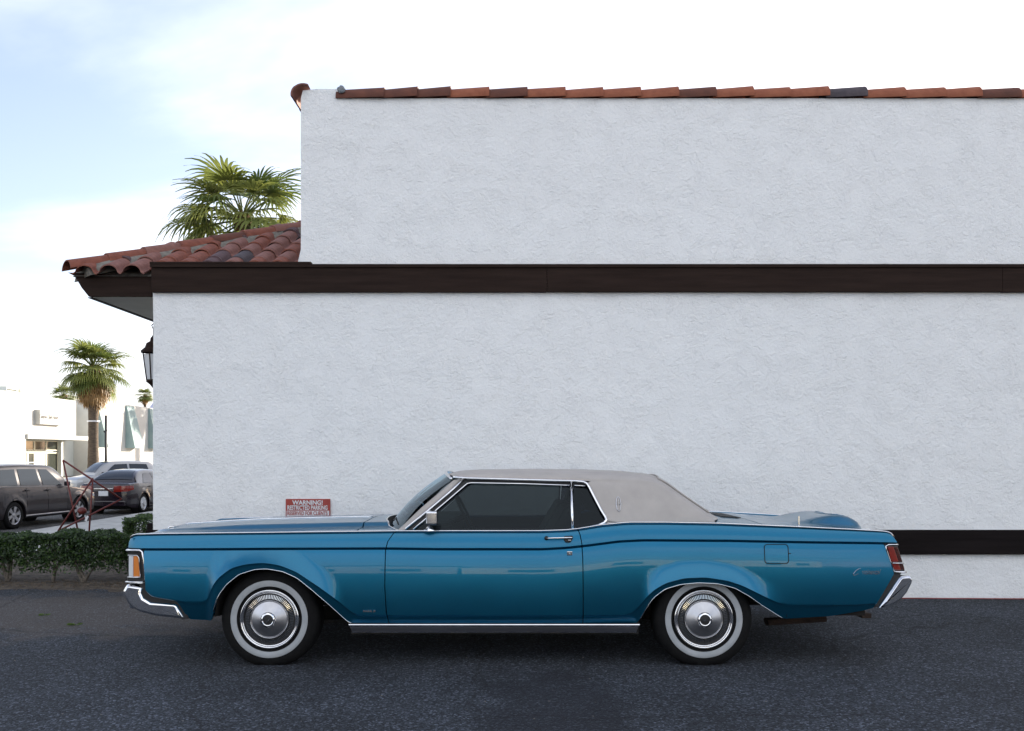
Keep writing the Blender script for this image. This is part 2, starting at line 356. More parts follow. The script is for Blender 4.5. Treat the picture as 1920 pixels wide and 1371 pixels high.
M['signred'] = noisy(mat('sign_red', rough=.45), (.30,.035,.025), (.36,.05,.035), scale=9)
M['signwhite'] = noisy(mat('sign_white', rough=.45), (.66,.66,.68), (.74,.74,.75), scale=9)
M['ink'] = mat('ink', (.05,.05,.05), .6)
M['cord'] = mat('red_cord', (.25,.02,.015), .5)
# ================================================================== GROUND
ZS, ZR, ZF = -.42, -.55, -.30       # near pavement, road, far side
XK = -11.7
def sheet(name, rows, y0, y1, ny, m, jitter=0):
    A = []
    for k in range(ny + 1):
        y = y0 + (y1 - y0) * k / ny
        A.append([(x, y, z + (noise.noise((x*.8, y*.8, 3)) * jitter)) for x, z in rows])
    b = MB(); b.grid(A, flip=True); return mk(name, b, m, kind='structure', smooth=True)
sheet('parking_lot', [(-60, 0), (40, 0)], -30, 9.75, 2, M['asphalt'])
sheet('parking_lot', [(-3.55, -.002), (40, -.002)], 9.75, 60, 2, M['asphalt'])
A = []
for k in range(16):
    f = k/15; row = []
    for x in np.linspace(-12, -3.61, 110):
        y0 = 9.42 + .16*noise.noise((x*1.1, 0, 1)) + .07*noise.noise((x*5, 0, 2)) + (.0 if x < -4.2 else .0)
        row.append((x, y0 + (10.8-y0)*f, -.006 + .016*min(1, f*4) + .012*noise.noise((x*3, f*5, 3))))
    A.append(row)
b = MB(); b.grid(A); mk('planting_bed_ground', b, M['soil'], kind='structure', smooth=True)
sheet('verge_ground', [(-60, -.02), (-12, -.02), (-10, -.02), (-7.2, -.02), (-5, -.02), (-3.55, -.02)], 10.8, 12.5, 3, M['soil'], .01)
sheet('verge_slope', [(-9.0, ZS-.02), (-8.6, ZS+.02), (-7.4, -.06), (-6.6, -.02), (-3.55, -.02)], 12.5, 200, 30, M['soil'], .01)
sheet('road', [(XK-16.6, ZR), (XK-.15, ZR)], 12.5, 400, 2, M['road'])
sheet('horizon_ground', [(-6000, ZF-.05), (XK-16.6, ZF-.05)], 12.5, 6000, 2, M['dirt'])
sheet('horizon_ground', [(XK-17, -.72), (6000, -.72)], 12.5, 6000, 2, M['dirt'])
sheet('horizon_ground', [(-6000, -.02), (6000, -.02)], -6000, -30, 2, M['dirt'])
sheet('horizon_ground', [(40, -.02), (6000, -.02)], -30, 60, 2, M['dirt'])
sheet('horizon_ground', [(-6000, -.02), (-60, -.02)], -30, 12.5, 2, M['dirt'])
# pavement of cast slabs with recessed joints, and its kerb stones
side = MB(); side.box((XK, 12.5, ZS-.2), (-8.95, 120, ZS-.018)); pave = mk('sidewalk', side, M['concrete'], kind='structure')
sl = MB(); sl.box((0, 0, 0), (-8.97-XK-.01, 1.985, .02)); sl0 = mk('slab', sl, M['concrete'], pave, world=False, bevel=.006)
sl0.location = (XK+.01, 12.6, ZS-.02)
for k in range(1, 22): inst(sl0, 'slab', pave, (XK+.01, 12.6+2*k, ZS-.02+rng.uniform(-.003,.003)))
kb = MB(); kb.box((0, 0, 0), (.145, 2.99, .25)); kerb0 = MB(); kerb0.box((XK-.15, 12.5, ZR-.2), (XK-.002, 140, ZR+.02))
kerb = mk('kerb', kerb0, M['concrete'], kind='structure')
k0 = mk('kerb_stone', kb, M['concrete'], kerb, world=False, bevel=.015); k0.location = (XK-.15, 12.5, ZS-.25)
for k in range(1, 20): inst(k0, 'kerb_stone', kerb, (XK-.15, 12.5+3*k, ZS-.25))
fk = MB(); fk.box((XK-16.75, 12.5, -.8), (XK-16.5, 300, ZF-.02)); mk('far_kerb', fk, M['concrete'], kind='structure', bevel=.01)
fs = MB(); fs.box((-34, 30, ZF-.3), (XK-16.76, 200, ZF-.015)); mk('far_sidewalk', fs, M['concrete'], kind='structure')

# mountains on the skyline
A = []
for i in range(60):
    t = i/59; x = -2100 + 1500*t
    h = 176*math.exp(-((t-.66)/.05)**2) + 118*math.exp(-((t-.78)/.09)**2) + 60*math.exp(-((t-.3)/.2)**2)
    A.append([(x, 2600+500*j/7, max(-1, h*math.sin(math.pi*min(1, j/7))*(1+.25*noise.noise((x*.01, j*.7, 1))) + 10*noise.noise((x*.03, j, 2))-2)) for j in range(8)])
b = MB(); b.grid(A); mk('mountain', b, noisy(mat('hazy_rock', rough=1), (.42,.44,.56), (.50,.51,.62), scale=.01), kind='structure', smooth=True)  # distance haze is mixed into the pale violet rock colour

# ================================================================== STUCCO BUILDING
bld = thing('stucco_building', 'white stucco building with brown fascia board and clay barrel tiles behind the blue car', 'building', (0, YW, 0))
X0 = px(287, YW); X1 = px(564, YW); XR = 13.0
zt_ = pz(184.5, YW)
def rough_box(x0, y0, z0, x1, y1, z1, step=.12, amp=.006):
    """front and left faces subdivided so that the plaster edge is not dead straight"""
    b = MB(); xs = np.linspace(x0, x1, max(2, int((x1-x0)/step))); zs = np.linspace(z0, z1, max(2, int((z1-z0)/step)))
    def wob(a, c, s): return noise.noise((a*1.7, c*1.7, s)) * amp + noise.noise((a*9, c*9, s)) * amp * .5
    b.grid([[(x + (wob(z, 0, 5) if i == 0 else 0), y0 + wob(x, z, 1), z) for z in zs] for i, x in enumerate(xs)], flip=True)
    ys = np.linspace(y0, y1, 40)
    b.grid([[(x0 + (wob(z, 0, 5) if j == 0 else wob(y, z, 7)), y + (wob(x0, z, 1) if j == 0 else 0), z) for z in zs] for j, y in enumerate(ys)])
    b.add([(x0,y0,z1),(x1,y0,z1),(x1,y1,z1),(x0,y1,z1)], [(0,1,2,3)]); b.add([(x1,y0,z0),(x1,y1,z0),(x1,y1,z1),(x1,y0,z1)], [(0,1,2,3)])
    b.add([(x0,y1,z0),(x1,y1,z0),(x1,y1,z1),(x0,y1,z1)], [(3,2,1,0)])
    return b
lw = rough_box(X0, YW, 0, XR, 52, 3.2)
mk('wall', lw, M['stucco'], bld, smooth=False)
up = rough_box(X1, YW, 3.203, XR, 52, zt_)
# plaster foot at the left end of the parapet
up.add([(X1-.05, YW+.01, 3.3), (X1+.001, YW+.01, 3.3), (X1+.001, YW+.01, 3.52), (X1-.05, YW+.35, 3.36), (X1+.001, YW+.35, 3.7)], [(0,1,2),(0,2,4,3)])
up.prism([(X1+.0, zt_+.0), (X1+.42, zt_+.0), (X1+.40, zt_+.095), (X1+.16, zt_+.095), (X1+.02, zt_+.08)], YW+.002, YW+.22)
mk('parapet', up, M['stucco'], bld)
for name, za_, zb_, xa in (('fascia_board', pz(547.5, YW-.05), pz(498, YW-.05), px(283, YW-.05)),):
    xj = [xa, .35, 4.9, 9.4, XR]
    for q_ in range(4):
        b = MB(); b.box((xj[q_]+.0012, YW-.05-.0015*(q_ % 2), za_+.002*(q_ % 2)), (xj[q_+1]-.0012, YW+.006, zb_-.001*(q_ % 2))); mk('fascia_board', b, M['brown'], bld, bevel=.004)
    b = MB(); b.box((xa-.004, YW-.068, zb_-.02), (XR, YW-.0505, zb_+.012)); mk('drip_edge', b, M['brown'], bld, bevel=.002)
    b = MB(); b.box((xa-.006, YW-.072, zb_+.0125), (px(586, YW), YW+.05, zb_+.034)); mk('drip_edge', b, M['brown'], bld, bevel=.002)
b = MB(); b.box((px(276, YW), YW-.045, pz(1040, YW-.04)), (XR, YW-.007, pz(994, YW-.04))); mk('bumper_board', b, M['darkband'], bld, bevel=.004)
b = MB(); b.box((px(276, YW), YW-.0065, pz(1040, YW-.04)), (X0-.001, YW+1.2, pz(982, YW-.04))); mk('bumper_board', b, M['darkband'], bld, bevel=.004)

# coping: half-barrel clay tiles lying along the parapet
edges = [630, 713.8, 776.5, 838.4, 911, 982.7, 1054, 1124.5, 1195, 1266, 1336, 1406, 1475, 1547.7, 1618, 1690.5, 1766, 1832, 1905.6]
while px(edges[-1], YW) < XR - .4: edges.append(edges[-1] + 71)
cm = [5, 5, 5, 4, 5, 4, 4, 4, 4, 5, 4, 4, 4, 3, 4, 4, 4, 5] + [4, 0, 5, 4]*8
def barrel(L, r0, r1, th=.014, n=14, lift=0, a0=-.12, a1=math.pi+.12):
    b = MB(); O = []
    for k in range(n+1):
        a = a0 + (a1-a0)*k/n; row = []
        for (x, r) in ((0, r0), (L, r1), (L, r1-th), (0, r0-th)):
            row.append((x, -r*1.12*math.cos(a), r*.93*math.sin(a) + lift*x/L))
        O.append(row)
    b.grid(O, closev=True, flip=True)
    return b
for i in range(len(edges)-1):
    xa, xb = px(edges[i], YW), px(edges[i+1], YW); L = xb-xa+.035
    b = barrel(L, .116*rng.uniform(.97,1.03), .133*rng.uniform(.98,1.03), lift=.010+rng.uniform(-.004,.006), n=20)
    dz = rng.uniform(-.004, .004)
    b.v = [(x+xa, y+YW+.105+rng.uniform(-.001,.001), z+pz(182.5, YW)+dz) for x, y, z in b.v]
    o = mk('coping_tile', b, M['t'][cm[i]], bld, angle=40)
# blob of mortar on the first tile, ridge of mortar where a tile is missing, end tile turned down the return
b = MB()
for i in range(9):
    row = []
    for j in range(14):
        a = 2*math.pi*j/14; r = .040*math.sin(math.pi*(i+.02)/8.04)*(1+.25*noise.noise((i*.8, j*.9, 2)))
        row.append((px(641, YW)+r*math.cos(a), YW-.030-.022*math.cos(math.pi*i/8), pz(170, YW)+r*math.sin(a)))
    b.grid([row]) if False else None
    if i == 0: rows = []
    rows.append(row)
b.grid(rows, closev=True); mk('mortar_patch', b, noisy(mat('grey_mortar', rough=.95), (.16,.18,.20), (.30,.32,.34), scale=30, bump=.6), bld, smooth=True)
b = MB()
rid = [(px(586+i*2.6, YW), YW+.05, pz(168.5, YW)+.008*noise.noise((i*.9,0,4))+.003) for i in range(20)]
b.tube(rid, [.012+.012*abs(noise.noise((i*.7,2,2))) for i in range(20)], 7)
mk('mortar_ridge', b, M['mortar'], bld, smooth=True)
for k in range(12):
    b = barrel(.42, .112, .124, lift=.01, a0=1.15)
    b.v = [(-y*.9 + X1+.035, x*-1 + YW+.36+k*.37, z*1.0+pz(186, YW)+.012) for x, y, z in b.v]
    b.v = [(x + (.05*(pz(186,YW)+.02-z) if x < X1-.05 else 0), y, z) for x, y, z in b.v]
    mk('coping_tile', b, M['t'][1 if k == 0 else 5], bld, angle=40, recalc=True)

# hip roof of the front wing: slope, S tiles, mortar bedded hip tiles
C0 = np.array((px(128, YW)+.05, YW-.02, pz(517, YW))); PIT = .47; cs = 1/math.hypot(1, PIT)
T = 2.6
b = MB()
b.add([tuple(C0+(0,0,-.01)), (X1+.3, C0[1], C0[2]-.01), (X1+.3, C0[1]+T, C0[2]+PIT*T-.01), (C0[0]+T, C0[1]+T, C0[2]+PIT*T-.01)], [(0,1,2,3)])
b.add([tuple(C0+(0,0,-.01)), (C0[0]+T, C0[1]+T, C0[2]+PIT*T-.01), (C0[0]+T, C0[1]+12, C0[2]+PIT*T-.01), (C0[0], C0[1]+12, C0[2]-.01)], [(0,1,2,3)])
mk('roof', b, M['mortar'], bld)
PW, LT, EX = .234, .47, .355
def stile(seedk):
    b = MB(); n = 22; th = .013; rows = []
    for k in range(n+1):
        u = -.5 + k/n; x = u*PW*1.06
        au = abs(u); z = (-.030+.085*math.sqrt(max(0, 1-(au/.37)**2))**.9) if au < .36 else (-.012 - .020*math.sin((au-.36)/.14*math.pi/2))
        row = []
        for s_, zz in ((0, 0), (LT, 0), (LT, -th), (0, -th)):
            row.append((x, s_*cs, z + zz + s_*cs*PIT + (.034 - .030*s_/LT)))
        rows.append(row)
    b.grid(rows, closev=True); return b
protos = []
def put_tile(i, j, side=0):
    xx = px(168, YW) - .0 + i*PW; d = j*EX - .10 + (.17 if j == 0 and xx > X0-.05 else 0); y = d*cs
    if side == 0 and xx - C0[0] < y + .02: return
    if xx > X1+.2: return
    mi = random.choices([0, 1, 2, 3], [4, 4, 4, 3])[0]
    if i < 5 and random.random() < .6: mi = random.choice([0, 1])
    if mi not in [q[0] for q in protos]:
        o = mk('roof_tile', stile(0), M['t'][mi], bld, world=False, angle=50, recalc=True); protos.append((mi, o))
    else:
        s_ = [q[1] for q in protos if q[0] == mi][0]; o = inst(s_, 'roof_tile', bld)
    o.location = (xx + rng.uniform(-.004,.004), C0[1]+y-YW, C0[2]+PIT*y + .045 + rng.uniform(-.004,.004)); o.rotation_euler = (0, 0, rng.uniform(-.012,.012))
for i in range(0, 12):
    for j in range(0, 8): put_tile(i, j)
# mortar bed under the hip
n = 30; rows = []
hd = np.array((1, 1, PIT)); hd = hd/np.linalg.norm(hd); HL = T*math.sqrt(2+PIT**2)
pr = np.array((1, -1, 0))/math.sqrt(2)
for i in range(n+1):
    p = C0 + hd*(.10+(HL-.10)*i/n); row = []
    for j, (a, h) in enumerate(((-.22, -.06), (-.15, .03), (-.05, .09), (.05, .09), (.12, .07), (.18, .02), (.21, -.05))):
        row.append(tuple(p + pr*(a + (.02*noise.noise((i*1.3, j, 5)) if j > 3 else 0)) + np.array((0, 0, h + .010*noise.noise((i*.9, j*.8, 8))))))
    rows.append(row)
b = MB(); b.grid(rows); b.add(rows[0], [tuple(range(7))]); mk('mortar_bed', b, M['mortar'], bld, smooth=True)
for k in range(8):
    b = barrel(.45, .118, .098, lift=0, n=12, a0=.1, a1=math.pi-.1)
    p0 = C0 + hd*(k*.40-.06) + np.array((0, 0, .055+.0))
    V = []
    for x, y, z in b.v:
        q = p0 + hd*x + pr*y + np.array((0, 0, 1))*(z) ; V.append(tuple(q))
    b.v = V; mk('hip_tile', b, M['t'][(0, 0, 1, 0, 5, 0, 1, 0)[k]], bld, angle=40, recalc=True)
# boxed eave seen below the tiles
ye = YW+.004
b = MB(); pl = [P(x, y, YW) for x, y in ((127, 511), (284, 517), (284, 556), (166, 556), (153, 540), (140, 518))]
b.prism([(p[0], p[2]) for p in pl][::-1], ye, YW+11); mk('eave_fascia', b, M['brown'], bld, recalc=True)
b = MB(); zq = pl[3][2]-.006
b.add([(px(172, YW), YW+.03, zq), (X0-.001, YW+.03, zq), (X0-.001, YW+10.9, zq+.0), (px(172, YW)+.05, YW+10.9, zq+.0)] +
      [(px(172, YW), YW+.03, zq+.005), (X0-.001, YW+.03, zq+.005), (X0-.001, YW+10.9, zq+.005), (px(172, YW)+.05, YW+10.9, zq+.005)], [(0,1,2,3),(4,7,6,5),(0,4,5,1),(1,5,6,2),(2,6,7,3),(3,7,4,0)])
mk('soffit', b, M['soffit'], bld, recalc=True)
b = MB(); b.box((px(164,YW), YW+.01, zq-.008), (px(172,YW)-.004, YW+10.9, zq-.0005)); mk('soffit_trim', b, M['black'], bld)

# lantern on the front wall
lx, ly = X0-.115, YW+.30
lan = thing('wall_lantern', 'dark metal lantern with frosted panes on the left corner of the stucco building', 'lantern', (lx, ly, 2.3))
def tap(b, z0, r0, z1, r1, n=6, m=0):
    A = [[(lx+r*math.cos(2*math.pi*k/n+.52), ly+r*math.sin(2*math.pi*k/n+.52), z) for z, r in ((z0, r0), (z1, r1))] for k in range(n)]
    b.grid(A, m, closeu=True)
b = MB(); tap(b, pz(712, ly), .065, pz(665, ly), .10); mk('pane', b, M['clear'], lan)
b = MB()
prof = [(.125, 662), (.122, 658), (.085, 652), (.07, 644), (.035, 640), (.03, 634), (.012, 630), (.001, 624)]
for (r0, y0), (r1, y1) in zip(prof[:-1], prof[1:]): tap(b, pz(y0, ly), r0, pz(y1, ly), r1, 12)
mk('cap', b, M['brown'], lan)
b = MB()
for (r0, y0), (r1, y1) in zip([(.07, 712), (.075, 716), (.04, 721)], [(.075, 716), (.04, 721), (.008, 728)]): tap(b, pz(y0, ly), r0, pz(y1, ly), r1, 12)
for k in range(6):
    a = 2*math.pi*k/6+.52
    b.tube([(lx+.067*math.cos(a), ly+.067*math.sin(a), pz(713, ly)), (lx+.102*math.cos(a), ly+.102*math.sin(a), pz(663, ly))], .007, 5)
mk('frame', b, M['brown'], lan)
b = MB(); b.tube([(lx, ly, pz(626, ly)), (lx, ly, pz(618, ly)), (lx+.04, ly, pz(612, ly)), (lx+.113, ly, pz(614, ly))], .009, 6); b.tube([(lx-.0, ly, pz(618,ly)), (lx-.02, ly, pz(610, ly)), (lx+.02, ly, pz(604, ly))], .006, 6)
mk('bracket', b, M['black'], lan)

# parking sign on the wall
sx0, sx1, sy0, sy1 = 536.5, 620, 935.5, 1003
sg = thing('warning_sign', 'red and white restricted parking warning sign on the stucco wall above the hood', 'sign', (px(578, YW), YW-.02, pz(1003, YW)))
b = MB(); b.box((px(sx0, YW), YW-.020, pz(sy1, YW)), (px(sx1, YW), YW-.012, pz(sy0, YW))); mk('plate', b, M['signred'], sg, bevel=.002)
b = MB(); b.box((px(538.5, YW), YW-.0222, pz(sy1-2, YW)), (px(618, YW), YW-.0202, pz(957.5, YW))); mk('panel', b, M['signwhite'], sg)
def text(s, cx_, cy_, width, height, Y, m, parent, name='lettering', bold=0, shear=0, ext=.0006, rot=None):
    cu = bpy.data.curves.new(name, 'FONT'); cu.body = s; cu.align_x = 'CENTER'; cu.align_y = 'CENTER'; cu.size = 1; cu.extrude = ext; cu.offset = bold; cu.shear = shear
    cu.materials.append(m); o = bpy.data.objects.new(name, cu); sc.collection.objects.link(o); bpy.context.view_layer.update()
    d = o.dimensions; kx, ky = width/d.x, height/d.y
    me = bpy.data.meshes.new_from_object(o); bpy.data.objects.remove(o)
    c = Vector(((min(v.co.x for v in me.vertices)+max(v.co.x for v in me.vertices))/2, (min(v.co.y for v in me.vertices)+max(v.co.y for v in me.vertices))/2, 0))
    base = Vector((cx_, Y, cy_)); 
    for v in me.vertices:
        q = v.co - c; q = Vector((q.x*kx, -q.z, q.y*ky))
        if rot: q = rot @ q
        v.co = q + base
    V = to_local(parent, [tuple(v.co) for v in me.vertices])
    for v, q in zip(me.vertices, V): v.co = q
    o = bpy.data.objects.new(name, me); sc.collection.objects.link(o); o.parent = parent
    if not me.materials: me.materials.append(m)
    return o
for s_, x0, x1, ya, yb, m, bo in (('WARNING!', 549, 606, 938, 946.5, 'signwhite', .03), ('RESTRICTED PARKING', 540, 615, 947.5, 956, 'signwhite', .025),
                          ('RESERVED FOR CLIENTS', 540, 615, 958.5, 966, 'signred', .025), ('AND EMPLOYEES OF', 552, 603, 967, 974.5, 'signred', .025)):
    text(s_, px((x0+x1)/2, YW), pz((ya+yb)/2, YW), px(x1, YW)-px(x0, YW), pz(ya, YW)-pz(yb, YW), YW-.0232, M[m], sg, bold=bo)

# red extension cord along the foot of the wall
b = MB(); pts = []
for i in range(60):
    t = i/59; x = 2.6 + 4.2*t
    y = YW-.075 - .02*math.sin(t*9) - .07*math.exp(-((t-.08)/.12)**2) + .035*math.exp(-((t-.32)/.06)**2) - .03*math.exp(-((t-.62)/.16)**2)
    pts.append((x, y, .008))
b.tube(pts, .0048, 6); o = mk('extension_cord', b, M['cord'], smooth=True); tag(o, 'thin red extension cord lying on the asphalt at the foot of the wall', 'cord')

# ================================================================== ACROSS THE STREET
XF = -34.0
shop = thing('shop_building', 'sunlit white shop building with flat canopy and a lettered sign across the street', 'building', (XF, 65, ZF))
def pb(name, a, c, m, par, **k): b = MB(); b.box(a, c); return mk(name, b, M[m] if isinstance(m, str) else m, par, **k)
def yat(xp, X): return X*F/(xp-960)
Ya, Yb = yat(39, XF), yat(142.5, XF)
pb('wall', (XF-14, 40, ZF), (XF+.35, Ya, 5.66), 'far_white', shop)
pb('upper_wall', (XF-14, Ya+.01, 2.86), (XF, Yb, 5.62), 'far_white', shop)
pb('upper_wall', (XF-14, Yb+.01, 2.86), (XF-1.2, yat(163, XF-1.2), 5.35), 'far_shade', shop)
pb('canopy', (XF-1.5, Ya+.01, 2.54), (XF+.5, yat(167, XF+.5), 2.855), 'far_white', shop)
XG = XF-1.4
pb('back_wall', (XG-.9, Ya+.01, ZF), (XG-.4, yat(163, XG), 2.85), 'far_shade', shop)
pb('side_wall', (XG-.38, yat(115, XG), ZF), (XG, yat(159, XG), 2.53), 'far_shade', shop)
pb('column', (XG-.38, yat(159, XG)+.02, ZF), (XG+.5, yat(166, XG), 2.53), 'far_white', shop)
vs = [39.5, 44, 71, 93, 115]
for i in range(4):
    ya_, yb_ = yat(vs[i], XG), yat(vs[i+1], XG)
    for z0, z1 in ((1.72, 2.5), (ZF+.25, 1.60)):
        sash = MB(); 
        for (a, c) in (((XG-.32, ya_, z0), (XG-.24, ya_+.09, z1)), ((XG-.32, yb_-.09, z0), (XG-.24, yb_-.005, z1)), ((XG-.32, ya_+.091, z0), (XG-.24, yb_-.091, z0+.08)), ((XG-.32, ya_+.091, z1-.08), (XG-.24, yb_-.091, z1))): sash.box(a, c)
        fr = mk('window', sash, M['cream'], shop)
        g = 'bglass' if not (i == 2 and z0 < 1) else 'far_shade'
        pb('pane', (XG-.30, ya_+.09, z0+.08), (XG-.28, yb_-.09, z1-.08), g, fr)
pb('door_leaf', (XG-.25, yat(55, XG), ZF+.1), (XG-.2, yat(59, XG), 1.6), 'far_white', shop)
sb = pb('sign_board', (XF+.002, yat(66, XF), pz(795, yat(66, XF))), (XF+.35, yat(111, XF), pz(768, yat(66, XF))), 'far_white', shop)
rotY = Matrix(((0, -1, 0), (1, 0, 0), (0, 0, 1)))   # turn the lettering to face the street
yl0, yl1 = yat(74, XF+.36), yat(109, XF+.36)
cu = text('Canyon Club Hotel', XF+.36, pz(783, (yl0+yl1)/2), yl1-yl0, .36, (yl0+yl1)/2, M['ink'], sb, shear=.3, rot=rotY, ext=.01)
for v in cu.data.vertices: v.co.y = v.co.y
for (xp0, xp1, mm, h) in ((12, 34, 'far_shade', .50), (39, 51, 'cream', .42)):
    XA = XF-3
    ac = pb('roof_unit', (XA-1.6, yat(xp0, XA), 5.60), (XA, yat(xp1, XA), 5.62+h+.3), mm, shop)
    for k in range(5): pb('louver', (XA+.003, yat(xp0, XA)+.1, 5.66+k*.13), (XA+.05, yat(xp1, XA)-.25, 5.72+k*.13), 'bglass' if mm == 'far_shade' else 'far_shade', ac)
pb('wall_sign', (XG+.52, yat(163.5, XG+.5), 1.2), (XG+.57, yat(166, XG+.5), 2.3), 'signred', shop)
pl_ = MB(); pl_.box((XF+2.4, 70, ZF), (XF+3.2, 75.5, ZF+.45)); tag(mk('planter', pl_, M['t'][1]), 'low brick red planter below the shaded shop wall across the street', 'planter')

hall = thing('hall_building', 'white flat roofed building with grey-green window hoods across the street', 'building', (XF, 85, ZF))
pb('wall', (XF-12, yat(167, XF)+.3, ZF), (XF, 118, 5.82), 'far_white', hall)
for (xa, xb) in ((186, 198), (235.4, 265.6), (278, 305), (320, 350)):
    ya_, yb_ = yat(xa, XF+.01), yat(xb, XF+.6); z0, z1 = 2.0, 5.72; d = .85
    b = MB(); b.add([(XF+.002, ya_, z0), (XF+d, ya_, z0), (XF+.12, ya_, z1), (XF+.002, ya_, z1), (XF+.002, yb_, z0), (XF+d, yb_, z0), (XF+.12, yb_-.5, z1), (XF+.002, yb_-.5, z1)],
              [(0,1,2,3),(7,6,5,4),(0,4,5,1),(1,5,6,2),(2,6,7,3)])
    mk('window_hood', b, M['hood_paint'], hall, recalc=True)

po = thing('street_pole', 'thin dark street pole between the near palm trunk and the window hood', 'pole', (px(198.6, 50), 50, ZF))
b = MB(); b.tube([(px(198.6, 50), 50, ZR), (px(198.6, 50), 50, pz(779, 50))], .07, 8); mk('post', b, M['black'], po, smooth=True)
b = MB(); b.tube([(px(195, 50), 50, pz(810, 50)), (px(201, 50), 50, pz(806, 50))], .05, 6); mk('bracket', b, M['black'], po)

# ================================================================== BEHIND THE CAMERA (seen only mirrored in paint, glass and chrome)
back = thing('motel_building', 'low cream building with a flat roof across the parking lot, mirrored in the car paint', 'building', (0, -36, 0))
pb('wall', (-26, -48, 0), (-3, -36, 4.1), 'far_white', back); pb('wall', (-2.6, -50, 0), (24, -38, 3.3), 'cream', back); pb('roof', (-26.5, -48.5, 4.11), (-2.5, -35.3, 4.4), 'brown', back)
for x in (-24, -19.5, -15, -10.5, -6, 1, 6, 11, 16, 21):
    yb_ = -36 if x < -3 else -38
    o = pb('window', (x-1.1, yb_+.002, 1.0), (x+1.1, yb_+.05, 2.3), 'bglass', back); pb('sill', (x-1.2, yb_+.052, .9), (x+1.2, yb_+.16, .98), 'far_white', o)
A = []
for i in range(90):
    t = i/89; x = -3500 + 7000*t
    h = 120 + 150*abs(noise.noise((t*6, 3, 1))) + 60*noise.noise((t*21, 1, 4))
    A.append([(x, -2400-500*j/7, max(-1, h*math.sin(math.pi*min(1, j/7)))) for j in range(8)])
b = MB(); b.grid(A, flip=True); mk('mountain', b, bpy.data.materials['hazy_rock'], kind='structure', smooth=True)
# ================================================================== THE BLUE COUPE
S = F / YN                                 # pixels per metre on the near side
fx = lambda x: (x - 960) / S
fz = lambda y: CAM_H + (852 - y) / S
class Curve:
    def __init__(s, pts, sig=.012, conv=True):
        p = np.array(pts, float); X, Z = (fx(p[:,0]), fz(p[:,1])) if conv else (p[:,0], p[:,1])
        g = np.linspace(X[0], X[-1], max(300, int((X[-1]-X[0])/.002))); z = np.interp(g, X, Z)
        if sig:
            h = g[1]-g[0]; n = int(3*sig/h)+1; k = np.exp(-.5*(np.arange(-n, n+1)*h/sig)**2); k /= k.sum()
            zp = np.concatenate([2*z[0]-z[n:0:-1], z, 2*z[-1]-z[-2:-n-2:-1]]); z = np.convolve(zp, k, 'valid')
        s.g, s.z = g, z
    def __call__(s, x): return np.interp(x, s.g, s.z)
TOP = Curve([(238,1022),(240.5,1013),(246,1006.5),(256,1003.5),(300,1002),(400,1000.3),(600,998),(740,996.3),(900,996),(1010,996),(1060,994.5),(1085,992),(1130,984.5),(1180,980),(1250,980),(1350,982),(1500,988.5),(1600,994),(1655,997.5),(1668,999),(1675,1002.5),(1680,1010),(1685,1021)], .006)
CRE = Curve([(236,1031),(500,1028.7),(721,1028),(830,1029.3),(1019,1029.3),(1060,1027),(1094,1023.5),(1163,1014.7),(1208,1012.5),(1369,1013.5),(1644,1019),(1690,1021)], .02)
RID = Curve([(262,1096),(272,1097),(277,1110),(285,1119),(333,1127),(342,1129),(386,1129.5),(393,1120),(397,1106),(409.6,1084.6),(436.7,1064),(464,1057),(496,1054.3),(526,1058.5),(558.6,1071),(599,1098),(634,1126.6),(653,1144),(664,1151.8),(675,1154),(728,1154.5),(1094,1154.5),(1180,1154),(1197,1141),(1208,1124.7),(1221.6,1107.5),(1245.6,1092),(1280,1082.8),(1321,1081.2),(1362.5,1087.6),(1390,1097),(1424,1113.7),(1455,1129),(1483,1135.5),(1560,1136),(1610,1135.5),(1650,1134)], .022)
BOT = Curve([(262,1097),(272,1098),(277,1111),(285,1120),(333,1129),(340,1145),(348,1165),(396,1167),(398,1150),(401,1140),(410,1117),(426,1095.5),(450,1076.5),(480,1067.3),(502,1066.2),(531.5,1071),(558.6,1083),(585.7,1105),(612.8,1130.6),(641,1160.4),(650,1169),(658,1171.5),(1197,1171.5),(1200,1169),(1204,1160),(1211,1145),(1225,1121),(1245.6,1104),(1273,1095.5),(1307.5,1092),(1345,1093.8),(1376,1102),(1404,1117.8),(1431,1136.7),(1472.5,1162.5),(1478,1163.5),(1560,1159),(1620,1149),(1642,1143)], .012)
def smooth(t): t = np.clip(t, 0, 1); return t*t*(3-2*t)
def taper(x):
    f = np.clip((-1.7-x)/.95, 0, 1); r = np.clip((x-1.7)/.95, 0, 1); nose = np.clip((-2.50-x)/.13, 0, 1)
    return .055*f**2 + .075*r**2 + .05*nose**2.2
rslope = np.gradient(RID.z, RID.g)
TT = np.linspace(0, .7, 701)
TILT = np.radians(np.interp(TT, [0, .014, .06, .13, .2, .30, .42, .55, .7], [0, 15, 9.5, 4.6, 1.2, -2.5, -7.5, -12, -16]))
PROF = np.concatenate([[0], np.cumsum(np.tan(TILT[:-1])*.001)])
def off_low(x, z):
    """outward offset of the side below the crease"""
    zc, zr = CRE(x), RID(x); cosr = 1/np.sqrt(1+np.interp(x, RID.g, rslope)**2)
    o = np.interp(zc - z, TT, PROF)
    Am = .046*smooth((zr-.40)/.20)*smooth((x+2.11)/.07)*(1-smooth((x-1.80)/.12))
    d = (z - zr)*cosr
    o = o + Am*np.clip(1 - np.clip(d, 0, 1)/.115, 0, 1)**1.7
    o = o - np.where(z < zr, np.minimum(.30*(zr-z)*cosr + .006*smooth((zr-z)*cosr/.01), .05), 0)
    return o
def yside(x): return YN + .018 + taper(x)
